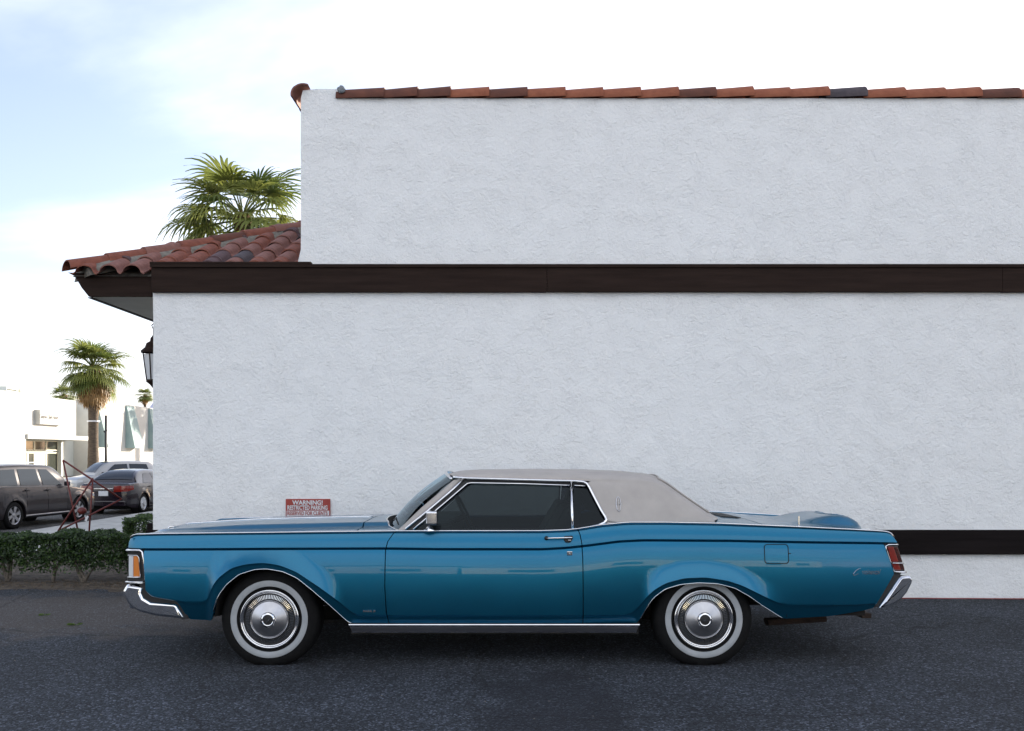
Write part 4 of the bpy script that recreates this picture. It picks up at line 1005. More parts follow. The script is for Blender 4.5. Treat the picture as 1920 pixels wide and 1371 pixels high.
# bumper front: bar plus wrapped arms
arm = [(232.5,1112),(240,1099.5),(246,1098),(266,1101.5),(270.5,1105),(268,1114),(272,1123),(284,1130.5),(326,1133.5),(331,1137),(342.5,1161),(336,1163.5),(290,1158),(264,1151),(250,1143),(242,1134)]
def ring_bar(prof_px, ins, inner, x_in):
    return None
def bev_prism(poly_px, y0, y1, ch, z_only=None):
    """side profile extruded inwards with a broad chamfered outer edge"""
    pl = [(fx(x), fz(y)) for x, y in poly_px]; n = len(pl)
    cxy = np.array(pl); b = MB()
    # inset polygon
    ins = []
    for i in range(n):
        p, a, c = cxy[i], cxy[i-1], cxy[(i+1) % n]
        e1 = (p-a)/np.linalg.norm(p-a); e2 = (c-p)/np.linalg.norm(c-p); n1 = np.array((-e1[1], e1[0])); n2 = np.array((-e2[1], e2[0]))
        area = sum(cxy[k][0]*cxy[(k+1)%n][1]-cxy[(k+1)%n][0]*cxy[k][1] for k in range(n)); sg_ = 1 if area > 0 else -1
        bis = (n1+n2); bis = bis/max(np.linalg.norm(bis), 1e-6); k = ch/max(.45, float(np.dot(bis, n1)))
        ins.append(p + sg_*bis*k)
    lv = []
    for f, dy in ((1, 0), (.62, .004), (.25, .014), (0, ch*1.3), (0, y1-y0)):
        lv.append([tuple((p*(1-f)+q*f)) for p, q in zip(cxy, ins)])
    ys_ = [y0, y0+.004, y0+.014, y0+ch*1.3, y1]
    A = [[(q[0], ys_[k], q[1]) for q in lv[k]] for k in range(5)]
    b.grid(A, closev=True); b.add(A[0], [tuple(range(n))])
    return b
a_ = bev_prism(arm, YN+.045, YN+.14, .021); both('front_bumper_arm', a_, M['chrome'], angle=45, recalc=True)
bar = MB(); bar.box((fx(235), YN+.141, Z(1149)), (fx(262), 2*YC-YN-.141, Z(1100))); mk('front_bumper', bar, M['chrome'], car, bevel=.022, seg=3)
b = MB(); b.prism([(fx(x), fz(y)) for x, y in ((262,1098),(275,1097),(281,1112),(287,1119),(334,1127),(350,1163),(338,1165),(325,1138),(284,1134),(268,1122))], YN+.062, YN+.16); both('bumper_gasket', b, M['black'], recalc=True)

# ---- tail: lamp, panel, bumper
fr_ = [(1661.5,1024),(1666,1022.8),(1684,1022.5),(1699,1075)]
b = MB(); b.prism([(fx(x), fz(y)) for x, y in ((1661,1022.6),(1684.5,1022.6),(1699,1076),(1676.5,1076))], YN+.082, YN+.26); both('tail_lamp_housing', b, M['black'], recalc=True, bevel=.006)
b = MB(); sidebar(b, [(1684,1023),(1667,1023.3),(1662.3,1026),(1664,1035),(1670,1054),(1677.5,1075)], YN+.072, .005, .012); both('tail_lamp_bezel', b, M['chrome'], smooth=True)
b = MB(); sidebar(b, [(1678,1074.5),(1698,1075)], YN+.070, .0075, .02); both('tail_lamp_bar', b, M['chrome'], smooth=True); b = MB(); sidebar(b, [(1674,1058),(1694,1058.5)], YN+.068, .0045, .012); both('tail_lamp_bar', b, M['chrome'], smooth=True)
for nm, pts, m in (('tail_lamp', ((1666,1027),(1677,1027),(1686,1056),(1673.5,1056)), 'redlens'), ('tail_lamp', ((1677.3,1027),(1684,1027),(1693,1056),(1686.3,1056)), 'darkred'),
                   ('tail_lamp', ((1674.5,1060),(1686.5,1060),(1690,1071.5),(1679,1071.5)), 'redlens'), ('tail_lamp', ((1686.8,1060),(1694,1060),(1697,1071.5),(1690.3,1071.5)), 'darkred')):
    b = MB(); b.prism([(fx(x), fz(y)) for x, y in pts], YN+.074, YN+.24); both(nm, b, M[m], recalc=True, bevel=.003)
b = MB(); b.add([(fx(1683), YN+.20, Z(1020)), (fx(1695), YN+.24, Z(1074)), (fx(1695), 2*YC-YN-.24, Z(1074)), (fx(1683), 2*YC-YN-.20, Z(1020)), (fx(1650), YN+.1, Z(1010)), (fx(1650), 2*YC-YN-.1, Z(1010)), (fx(1650), YN+.1, Z(1140)), (fx(1650), 2*YC-YN-.1, Z(1140))], [(0,1,2,3),(4,0,3,5),(1,6,7,2)])
mk('rear_panel', b, M['blue'], car, recalc=True)
rb = [(1683,1086),(1687,1082.5),(1701,1081.5),(1706.5,1084.5),(1707.5,1089),(1706,1096),(1697,1113),(1687,1125.5),(1671,1136),(1649,1143),(1647,1142)]
a_ = bev_prism(rb, YN+.03, YN+.16, .014); both('rear_bumper_arm', a_, M['chrome'], angle=45, recalc=True)
b = MB(); b.prism([(fx(x), fz(y)) for x, y in rb], YN+.161, 2*YC-YN-.161); mk('rear_bumper', b, M['chrome'], car, bevel=.012, seg=3)
b = MB(); b.prism([(fx(x), fz(y)) for x, y in ((1675,1078),(1690,1077),(1683,1090),(1650,1141),(1641,1142.5))], YN+.07, YN+.18); both('bumper_gasket', b, M['black'], recalc=True)

# ---- small side fittings
def ysurf(x, y):
    X, z = fx(x), fz(y)
    if z > float(CRE(X)): h = float(TOP(X)-CRE(X)); f = (z-float(CRE(X)))/h; return float(yside(X)) - .006 + h*(.12*f+.12*f*f)
    return float(yside(X)) - float(off_low(np.array([X]), np.array([z]))[0])
def seam(pts, r=.0022, m='under', name='seam', dy=-.0008, close=True):
    b = MB(); b.tube([(fx(x), ysurf(x, y)+dy, fz(y)) for x, y in pts], r, 5, close=close); return mk(name, b, M[m], car, smooth=True)
rp = []
x0, x1, y0, y1, rc = 1434.5, 1479.5, 1021.5, 1057, 6
for (cx_, cy_, a0) in ((x1-rc, y0+rc, -90), (x1-rc, y1-rc, 0), (x0+rc, y1-rc, 90), (x0+rc, y0+rc, 180)):
    for k in range(6): a = R(a0+18*k); rp.append((cx_+rc*math.cos(a), cy_+rc*math.sin(a)))
fd = seam(rp, .003, 'under', 'fuel_door')
b = MB(); b.tube([(fx(1480), ysurf(1480, 1038)-.002, fz(1038)), (fx(1484), ysurf(1484, 1038.3)-.003, fz(1038.3))], .003, 6); mk('hinge', b, M['black'], fd)
# door handle
yb = ysurf(1050, 1012)
b = MB(); b.tube([(fx(1026), yb-.022, fz(1009.8)), (fx(1035), yb-.030, fz(1009.2)), (fx(1060), yb-.032, fz(1008.6)), (fx(1073), yb-.028, fz(1008.3))], .0062, 8, r2=.009); dh = mk('door_handle', b, M['chrome'], car, smooth=True)
b = MB(); b.lathe([(.015, .001), (.014, -.008), (.008, -.014), (.0001, -.015)], (fx(1025), yb, fz(1010)), 20); mk('handle_pivot', b, M['black'], dh, smooth=True)
b = MB(); b.prism([(fx(x), fz(y)) for x, y in ((1058,1006),(1074,1005),(1075,1009),(1071,1017),(1067,1018.5),(1061,1018),(1058,1014))], yb-.018, yb+.004); mk('handle_cup', b, M['black'], dh, recalc=True, bevel=.004)
b = MB(); b.box((fx(1065), yb-.026, fz(1014.5)), (fx(1071), yb-.018, fz(1012.7))); mk('handle_button', b, M['chrome'], dh, bevel=.002)
yb = ysurf(1068, 1038); b = MB(); b.box((fx(1063), yb-.007, fz(1042)), (fx(1073.5), yb+.002, fz(1034.5))); lk = mk('lock_plate', b, M['chrome'], car, bevel=.003)
b = MB(); b.lathe([(.0055, .001), (.0045, -.0015), (.0001, -.0015)], (fx(1068.3), yb-.0072, fz(1038.3)), 12); mk('keyhole', b, M['brushed'], lk)
rowt = R(6)
text('MARK III', fx(692), fz(1146.3), fx(703.5)-fx(680.5), .0145, ysurf(692, 1146)-.004, M['chrome'], car, bold=.03, ext=.0015, name='lettering')
text('Continental', fx(1629), fz(1073.5), .155, .036, ysurf(1630, 1074)-.004, M['chrome'], car, shear=.65, ext=.0015, name='lettering')
b = MB(); b.tube([(fx(x), ysurf(x, y)-.004, fz(y)) for x, y in ((1614,1068),(1611,1067.5),(1605,1071),(1600,1077),(1600,1080),(1604,1079.5),(1609,1077))], .0022, 5); mk('lettering', b, M['chrome'], car)
# mirror
mx0, mx1 = px(799, YN-.02), px(819.5, YN-.02)
b = MB(); b.box((mx0, YN-.055, pz(984, YN)), (mx1, YN+.05, pz(958.5, YN))); mir = mk('wing_mirror', b, M['chrome'], car, bevel=.012, seg=3)
b = MB(); rws = []
for f, y in ((0, 983), (.35, 987.5), (.7, 991), (1, 995.5)):
    w0 = 802.5-10*f**2.2; w1 = 808+6*f**2
    rws.append([(px(w0, YN), YN-.002+.0*f, pz(y, YN)), (px((w0+w1)/2, YN), YN-.03-.008*f, pz(y, YN)), (px(w1, YN), YN-.002, pz(y, YN)), (px((w0+w1)/2, YN), YN+.035+.01*f, pz(y, YN))])
b.grid(rws, closev=True); mk('stalk', b, M['chrome'], mir, angle=60, recalc=True)
b = MB(); b.box((mx1-.0005, YN-.045, pz(982.5, YN)), (mx1+.003, YN+.04, pz(960.5, YN))); mk('mirror_glass', b, M['cglass'], mir)

# ---- cabin
def cab(name, parts, m, **k):
    b = MB()
    for a, c in parts: b.box(a, c)
    return mk(name, b, m, car, **k)
cab('floor', [((-.75, YN+.09, .60), (1.12, 2*YC-YN-.09, .72))], M['under'])
cab('dashboard', [((-.72, YN+.16, .73), (-.42, 2*YC-YN-.16, .965))], M['seat'], bevel=.03)
sb_ = MB()
for ya_, yb_ in ((YN+.22, YC-.03), (YC+.03, 2*YC-YN-.22)):
    sb_.box((-.12, ya_, .73), (.30, yb_, .80)); sb_.prism([(.20, .78), (.40, .78), (.50, 1.06), (.38, 1.08)], ya_+.02, yb_-.02); sb_.prism([(.44, 1.07), (.51, 1.06), (.53, 1.17), (.47, 1.18)], (ya_+yb_)/2-.13, (ya_+yb_)/2+.13)
mk('front_seat', sb_, M['seat'], car, bevel=.03, seg=3)
rs = MB(); rs.box((.72, YN+.24, .73), (1.0, 2*YC-YN-.24, .82)); rs.prism([(.92, .8), (1.12, .8), (1.2, 1.04), (1.08, 1.05)], YN+.24, 2*YC-YN-.24); mk('rear_seat', rs, M['seat'], car, bevel=.03, seg=3)
b = MB(); c_ = Vector((-.34, YN+.52, 1.0)); ring = []
for k in range(28): a = 2*math.pi*k/28; ring.append((c_.x-.19*math.cos(a)*math.sin(.45), c_.y+.19*math.sin(a), c_.z+.19*math.cos(a)*math.cos(.45)))
b.tube(ring, .011, 7, close=True); b.tube([ring[7], tuple(c_), ring[21]], .008, 5); b.tube([tuple(c_), (-.5, YN+.52, .93)], .02, 6); mk('steering_wheel', b, M['black'], car, smooth=True)

car.rotation_euler.x = -.012; car.location.z = -.012      # the lot falls slightly towards the wall

def stretch(o):
    for c in o.children:
        if c.type == 'MESH':
            n = len(c.data.vertices); a = np.empty(n*3); c.data.vertices.foreach_get('co', a); a = a.reshape(-1, 3); x = a[:,0]
            a[:,0] = x - .037*np.clip((-x-1.95)/.62, 0, 1.15)**1.6 + .028*np.clip((x-1.95)/.62, 0, 1.15)**1.6
            c.data.vertices.foreach_set('co', a.ravel()); c.data.update()
        stretch(c)
bpy.context.view_layer.update(); stretch(car)                 # overhangs at their full length
# ================================================================== OTHER CARS
def build_car(label, L, W, wb, rw, belt, roofp, m, loc, rz, zb=.22, nsp=6, cat='car', suv=False, name='parked_car', gl=None, whub=None):
    """local x forward from the rear bumper's middle (x=0 is the car's centre). belt: (x,z) of the shoulder line;
    roofp = (x_wind_base, x_wind_top, x_rear_top, x_rear_base, z_roof, half width at roof)"""
    t = thing(name, label, cat, loc, rz)
    gl = gl or M['cglass']; hl = L/2; wx = (-wb/2 - (.0 if suv else .03), wb/2)
    bx = np.array(belt); Bz = lambda x: float(np.interp(x, bx[:,0], bx[:,1]))
    xs = np.unique(np.concatenate([np.linspace(-hl, hl, 90)] + [np.linspace(c-rw*1.22, c+rw*1.22, 30) for c in wx] + [hl-np.geomspace(.002, .3, 10), -hl+np.geomspace(.002, .3, 10)]))
    def half(x):
        e = np.clip((abs(x)-(hl-.75))/.75, 0, 1); return W/2*(1 - .10*e**2 - .22*max(0, (e-.8)/.2)**2.5)
    def zl(x):
        z = zb + .12*max(0, (abs(x)-(hl-.5))/.5)**2
        for c in wx:
            d = abs(x-c)
            if d < rw*1.16: z = max(z, rw*.95 + math.sqrt((rw*1.16)**2-d*d))
        return z
    A = []
    fr = [0, .03, .12, .25, .4, .55, .68, .74, .80, .88, .95, 1]
    for x in xs:
        hw, z0, z1 = half(x), zl(x), Bz(x); e = max(0, (abs(x)-(hl-.12))/.12); z1 -= .05*e**2; z1 = max(z1, z0+.05); row = [(x, -hw+.06, z0+.002)]
        for f in fr:
            zabs = z0+(z1-z0)*f; g_ = (zabs-zb)/max(.2, Bz(x)-zb)
            ins = .035*(1-min(1, g_/.35))**1.5 + .05*max(0, (g_-.62)/.38)**1.6 + (.008 if .60 < g_ < .68 else 0)
            fl = 0
            for c in wx: fl = max(fl, .022*max(0, 1-abs(math.hypot(x-c, zabs-rw)-rw*1.2)/.10))
            row.append((x, -hw+ins-fl, zabs))
        y1 = row[-1][1]
        for f, dz in ((.06, .015), (.2, .025), (.5, .035), (1, .045)): row.append((x, y1*(1-f), z1+dz*(1-e)))
        row += [(a, -b_, c) for a, b_, c in row[::-1][1:]]
        A.append(row)
    b = MB(); b.grid(A); b.add(A[0], [tuple(range(len(A[0])))]); b.add(A[-1], [tuple(range(len(A[-1])))[::-1]])
    body = mk('body', b, m, t, world=False, angle=40)
    b = MB(); b.box((-hl+.25, -W/2+.28, zb-.04), (hl-.25, W/2-.28, .7)); b.box((-wb/2+rw*1.1, -W/2+.08, zb-.03), (wb/2-rw*1.1, W/2-.08, .6)); mk('underbody', b, M['under'], t, world=False)
    x0, x1, x2, x3, zr, hr = roofp
    hb0, hb1 = half(x0)-.10, half(x3)-.10
    def lower(x, s=1): return Vector((x, s*(half(x)-.075), Bz(x)+.004))
    # greenhouse shell
    st = [(x3, None)]
    n = 30; A = []
    for k in range(n+1):
        f = k/n; x = x3+(x0-x3)*f
        if x < x2: g_ = (x-x3)/(x2-x3)
        elif x > x1: g_ = (x0-x)/(x0-x1)
        else: g_ = 1
        g_ = max(0, g_); zt = Bz(x) + (zr-Bz(x))*(math.sin(min(1, g_)*math.pi/2)**.85 if g_ < 1 else 1) + (.03*math.sin(math.pi*np.clip((x-x2)/(x1-x2), 0, 1)) if x2 < x < x1 else 0)
        q = (zt-Bz(x))/(zr-Bz(x)); hw0 = half(x)-.075; hwt = hw0+(hr-hw0)*min(1, q)
        row = [(x, -hw0, Bz(x)-.01)]
        for f2 in (.33, .66, .93): row.append((x, -(hw0+(hwt-hw0)*f2), Bz(x)+(zt-.03-Bz(x))*f2))
        row += [(x, -hwt+.03, zt-.012), (x, -hwt+.10, zt+.006), (x, -hwt*.5, zt+.022), (x, 0, zt+.028)]
        row += [(a, -b_, c) for a, b_, c in row[::-1][1:]]
        A.append(row)
    b = MB(); b.grid(A); mk('roof', b, m, t, world=False, angle=50)
    G = np.array(A)
    def surf(x, f):     # point on the right hand side of the shell at height fraction f
        i = (x-x3)/(x0-x3)*n; i0 = int(np.clip(math.floor(i), 0, n-1)); w_ = i-i0
        r = G[i0]*(1-w_)+G[i0+1]*w_; j = np.clip(f, 0, .999)*3; j0 = int(j); q = r[j0]*(1-(j-j0))+r[j0+1]*(j-j0); return q
    for sgn in (1, -1):
        for (xa, xb, ta, tb) in gl_side(roofp, suv):
            b = MB(); rows = []
            for k in range(9):
                f = k/8; row = []
                for h in np.linspace(.10, .90, 6):
                    hh = (h-.10)/.80; xx = (xa+(ta-xa)*hh)*(1-f) + (xb+(tb-xb)*hh)*f
                    q = surf(xx, h).copy(); q[1] -= .010; row.append((q[0], q[1]*sgn, q[2]))
                rows.append(row)
            b.grid(rows, flip=sgn < 0); mk('window', b, gl, t, world=False, smooth=True)
    for (xa, xb, nm) in ((x1, x0, 'windscreen'), (x3, x2, 'rear_window')):
        b = MB(); rows = []
        for k in range(9):
            f = .12+.78*k/8; x = xa+(xb-xa)*f; i = (x-x3)/(x0-x3)*n; i0 = int(np.clip(i, 0, n-1)); w_ = i-i0; r = G[i0]*(1-w_)+G[i0+1]*w_
            r = r[5:-5]; c = r[len(r)//2]
            rows.append([(p[0]+(.012 if nm == 'windscreen' else -.012), p[1]*.97, p[2]+.008) for p in r])
        b.grid(rows); mk(nm, b, gl, t, world=False, smooth=True)
    # wheels
    for c in wx:
        for s_ in (-1, 1):
            hw = W/2-.01
            b = MB(); b.lathe([(rw*.66, .03), (rw*.70, .004), (rw*.86, 0), (rw*.97, .02), (rw, .05), (rw, .20), (rw*.9, .22), (rw*.6, .2)], (c, -hw, rw), 36)
            b.v = [(x, y*(-s_) if s_ > 0 else y, z) for x, y, z in b.v]; 
            wh = mk('wheel', b, M['tyre'], t, world=False, angle=50, recalc=True)
            b = MB(); b.lathe([(rw*.68, .02), (rw*.66, .008), (rw*.62, .02), (rw*.6, .08)], (c, -hw, rw), 36)
            for k in range(nsp):
                a = 2*math.pi*k/nsp+.3
                for r0, r1, w0, w1 in ((rw*.10, rw*.64, .035, .055),):
                    ca, sa = math.cos(a), math.sin(a)
                    b.add([(c+r*ca-w_*sa, -hw+y, rw+r*sa+w_*ca) for r, w_, y in ((r0, -w0, .022), (r1, -w1, .012), (r1, w1, .012), (r0, w0, .022), (r0, -w0, .05), (r1, -w1, .05), (r1, w1, .05), (r0, w0, .05))], [(0,1,2,3),(0,4,5,1),(3,2,6,7)])
            b.lathe([(rw*.17, .03), (rw*.15, .014), (.0001, .010)], (c, -hw, rw), 20)
            b.v = [(x, y*(-s_) if s_ > 0 else y, z) for x, y, z in b.v]
            mk('rim', b, whub or M['brushed'], wh, world=False, recalc=True)
            b = MB(); b.lathe([(rw*.62, .07), (.001, .075)], (c, -hw, rw), 24); b.v = [(x, y*(-s_) if s_ > 0 else y, z) for x, y, z in b.v]; mk('brake_disc', b, M['under'], wh, world=False)
            b = MB(); b.lathe([(rw*1.14, .06), (rw*1.14, .30), (.01, .31)], (c, -hw, rw), 28); b.v = [(x, y*(-s_) if s_ > 0 else y, z) for x, y, z in b.v]; mk('wheel_housing', b, M['under'], t, world=False)
    # mirrors, handles, lamps, plate, bumpers
    for s_ in (-1, 1):
        b = MB(); y = half(x0-.3); b.box((x0-.42, s_*y-.10 if s_ < 0 else s_*y-.02, Bz(x0-.3)+.02), (x0-.28, s_*y+.02 if s_ < 0 else s_*y+.10, Bz(x0-.3)+.15)); mk('wing_mirror', b, M['black'] if not suv else m, t, world=False, bevel=.02)
        for xh in ((x0-1.25), (x0-2.15)) if roofp[3] < -.9 else ((x0-1.3),):
            z = Bz(xh)-.10; b = MB(); b.box((xh, s_*(half(xh)+.002)-.02, z), (xh+.2, s_*(half(xh)+.002)+.02, z+.03)); mk('door_handle', b, M['black'] if suv else m, t, world=False, bevel=.008)
        for xs_ in (x0-.35, (x0+x3)/2-.05, ) if not suv else (x0-.25, x0-1.15, x0-2.05):
            b = MB(); pts = []
            for z in np.linspace(zb+.12, Bz(xs_)-.02, 10):
                g_ = (z-zb)/(Bz(xs_)-zb); ins = .035*(1-min(1, g_/.35))**1.5 + .05*max(0, (g_-.62)/.38)**1.6 + (.008 if .60 < g_ < .68 else 0)
                pts.append((xs_, s_*(half(xs_)-ins+.001), z))
            b.tube(pts, .006, 4); mk('door_seam', b, M['under'], t, world=False)
        b = MB(); 
        b.box((-wb/2+rw*1.25, s_*(W/2-.025)-.015, zb+.03), (wb/2-rw*1.25, s_*(W/2-.025)+.015, zb+.065)); mk('side_trim', b, M['brushed'] if suv else M['black'], t, world=False, bevel=.006)
        # tail lamps and headlamps wrap round the corners
        zt0 = Bz(-hl+.2)
        for end, mm, z0, z1, ln in ((-1, 'redlens', zt0-.30 if suv else zt0-.26, zt0-.05, .34), (1, 'clear', Bz(hl-.25)-.22, Bz(hl-.25)-.06, .38)):
            rows = []
            for k in range(12):
                f = k/11
                x = end*(hl+.004-ln*max(0, f-.45)/.55); yy = half(x) if f > .45 else half(hl)*(.55+.45*f/.45)
                yy += .006
                if f > .45: yy += -.02
                rows.append([(x+end*.006, s_*yy, z0+.04*f), (x+end*.012, s_*(yy+.006), (z0+z1)/2), (x+end*.004, s_*yy, z1)])
            b = MB(); b.grid(rows); mk('tail_lamp' if end < 0 else 'headlamp', b, M[mm], t, world=False, smooth=True, recalc=True)
    b = MB(); b.box((-hl-.02, -.16, .62), (-hl+.01, .16, .78)); mk('licence_plate', b, M['signwhite'], t, world=False, bevel=.004)
    b = MB(); b.box((-hl-.022, -.32, .84), (-hl+.01, .32, .87)); mk('trunk_trim', b, M['chrome'], t, world=False, bevel=.005)
    for end in (-1, 1):
        b = MB(); b.box((end*hl-.06, -W/2+.16, zb+.08), (end*hl+.03, W/2-.16, zb+.26)); mk('bumper', b, m, t, world=False, bevel=.03)
    if suv:
        for s_ in (-1, 1):
            b = MB(); b.tube([(x1-.1, s_*(hr-.10), zr+.03), (x1-.25, s_*(hr-.10), zr+.085), (x2+.3, s_*(hr-.10), zr+.085), (x2+.1, s_*(hr-.10), zr+.03)], .018, 6); mk('roof_rail', b, M['brushed'], t, world=False)
    return t
def gl_side(roofp, suv):
    x0, x1, x2, x3, zr, hr = roofp
    if suv: return [(x0-.38, x0-1.25, x1-.12, x0-1.22), (x0-1.36, x0-2.20, x0-1.33, x0-2.10), (x0-2.32, x3+.35, x0-2.22, x2+.15)]
    m_ = (x0+x3)/2-.05
    return [(x0-.45, m_+.05, x1-.12, m_+.05), (m_-.05, x3+.55, m_-.05, x2+.10)]
def place(p_rear, p_front, wb):     # wheel contact points of the side facing us -> centre and heading
    d = Vector((p_front[0]-p_rear[0], p_front[1]-p_rear[1])); h = math.atan2(d.y, d.x); return h
def park(wheel_rear, heading, wb, W, zg):
    c, s_ = math.cos(heading), math.sin(heading)
    # right-hand rear wheel given; centre = wheel + forward*wb/2 + left*W/2
    return (wheel_rear[0] + c*wb/2 - s_*W/2, wheel_rear[1] + s_*wb/2 + c*W/2, zg)
h1 = R(83)
build_car('dark grey estate car with roof rails and spoked silver wheels at the kerb', 4.85, 1.88, 2.85, .365,
          [(-2.43, 1.05), (-2.2, 1.12), (-1, 1.10), (.9, 1.06), (1.3, 1.02), (2.1, .92), (2.36, .80), (2.43, .62)], (1.12, .38, -1.95, -2.38, 1.68, .62), M['greycar'],
          park((-13.25, 23.9), h1, 2.85, 1.88, ZR), h1, zb=.28, suv=True)
h2 = R(88)
build_car('glossy black saloon car with red tail lamps parked ahead of the dark grey estate car', 4.85, 1.82, 2.78, .335,
          [(-2.43, .84), (-2.3, 1.00), (-1.8, 1.03), (-.9, .98), (.9, .94), (1.6, .88), (2.25, .74), (2.43, .58)], (1.15, .30, -.95, -1.85, 1.43, .56), M['blackcar'],
          park((-12.55, 30.6), h2, 2.78, 1.82, ZR), h2, zb=.20, nsp=10, whub=M['chrome'])
h3 = R(228)
build_car('silver grey hatchback with sun glare painted into its colour, facing the camera beyond the black saloon car', 4.4, 1.78, 2.6, .33,
          [(-2.2, 1.0), (-2.0, 1.06), (-1, 1.04), (.7, 1.02), (1.2, .98), (1.9, .86), (2.12, .74), (2.2, .58)], (1.25, .35, -1.45, -2.0, 1.62, .58), M['silver_glare'],
          (px(213, 44), 44, ZR), h3, zb=.24)

# ================================================================== PALMS
def leafmat(name, c1, c2, tr=.35):
    m = mat(name, c1, .5); t, b = nodes(m); L = t.links
    g_ = N('ShaderNodeObjectInfo', t); n = N('ShaderNodeTexNoise', t); n.inputs['Scale'].default_value = 2.5; co = N('ShaderNodeTexCoord', t); L.new(co.outputs['Object'], n.inputs['Vector'])
    a = N('ShaderNodeMath', t, operation='ADD'); L.new(g_.outputs['Random'], a.inputs[0]); L.new(n.outputs['Fac'], a.inputs[1])
    h = N('ShaderNodeMapRange', t); h.inputs['From Min'].default_value = .3; h.inputs['From Max'].default_value = 1.5; L.new(a.outputs[0], h.inputs['Value'])
    mx = N('ShaderNodeMix', t, data_type='RGBA'); mx.inputs[6].default_value = (*c1, 1); mx.inputs[7].default_value = (*c2, 1); L.new(h.outputs[0], mx.inputs[0])
    L.new(mx.outputs[2], b.inputs['Base Color'])
    ts = N('ShaderNodeBsdfTranslucent', t); L.new(mx.outputs[2], ts.inputs[0])
    ms = N('ShaderNodeMixShader', t); ms.inputs[0].default_value = tr; L.new(b.outputs[0], ms.inputs[1]); L.new(ts.outputs[0], ms.inputs[2])
    o = [q for q in t.nodes if q.type == 'OUTPUT_MATERIAL'][0]; L.new(ms.outputs[0], o.inputs[0]); return m
M['frond'] = leafmat('palm_green', (.055,.095,.022), (.22,.24,.06), .45)
M['dead'] = leafmat('palm_dead', (.20,.12,.05), (.42,.27,.11))
M['trunk'] = noisy(mat('palm_trunk', rough=.95), (.06,.045,.032), (.14,.105,.075), scale=4, stretch=(1,1,5), bump=.8, bscale=14, bdist=.03)
def frond(elev, size, m, dead=False, seed=0):
    r = random.Random(seed); b = MB()
    Lp = size*(.95 if not dead else .6)
    # petiole: arc in the XZ plane starting at given elevation and bending down
    pts = []; p = Vector((0,0,0)); e = elev
    for k in range(7): pts.append(p.copy()); d = Vector((math.cos(e), 0, math.sin(e))); p = p + d*Lp/6; e -= (.06 if not dead else .02)
    b.tube(pts, [.028*size*(1-.08*k) for k in range(7)], 4)
    hub = pts[-1]; ax = Vector((math.cos(e), 0, math.sin(e))); side_ = Vector((0,1,0)); nrm = ax.cross(side_) * -1
    nl = 21
    for k in range(nl):
        a = -1.75 + 3.5*k/(nl-1) + r.uniform(-.03,.03)
        fold = .22*math.cos(a*.5)
        d = (ax*math.cos(a) + side_*math.sin(a)).normalized()
        ln = size*(1.05-.22*abs(a)/1.75)*(r.uniform(.88, 1.05)) * (1 if not dead else .85)
        wd = .040*size*2.1; perp = d.cross(Vector((0,0,1)) if abs(d.z) < .9 else Vector((1,0,0)))
        perp = (ax*-math.sin(a)+side_*math.cos(a)).normalized()
        prev = None; q = hub.copy(); dd = d.copy(); row = []
        ns = 6
        for j in range(ns+1):
            f = j/ns; wj = wd*(.35+.9*f*1.2 if f < .45 else (1.0-(f-.45)/.6)*1.0); wj = max(wj, .004*size)
            row.append((q - perp*wj*.5, q + perp*wj*.5 + Vector((0,0,-.012*size if k % 2 else .012*size))))
            drop = (.10 if f < .4 else (.75 + r.uniform(0, .6)) * (1 if elev < .6 else .6) * (1 if not dead else 1.3)) 
            dd = (dd + Vector((0,0,-drop*(1.15 if not dead else .9)))*(1/ns)*2.1).normalized() if f >= .35 else (dd+Vector((0,0,-.03))).normalized()
            q = q + dd*ln/ns
        b.grid([[tuple(x) for x in rr] for rr in row])
    return mk('frond', b, m, None, world=False)
GREEN = [(R(e), s_) for e in (80, 62, 45, 28, 12, -4, -20, -36) for s_ in (0, 1)]
gm = [frond(e, 1.0, M['frond'], seed=i*7+1) for i, (e, s_) in enumerate(GREEN)]
dm = [frond(R(e), 1.0, M['dead'], True, seed=100+i) for i, e in enumerate((-38, -54, -68, -80))]
for o in gm+dm: sc.collection.objects.unlink(o) if o.name in sc.collection.objects else None
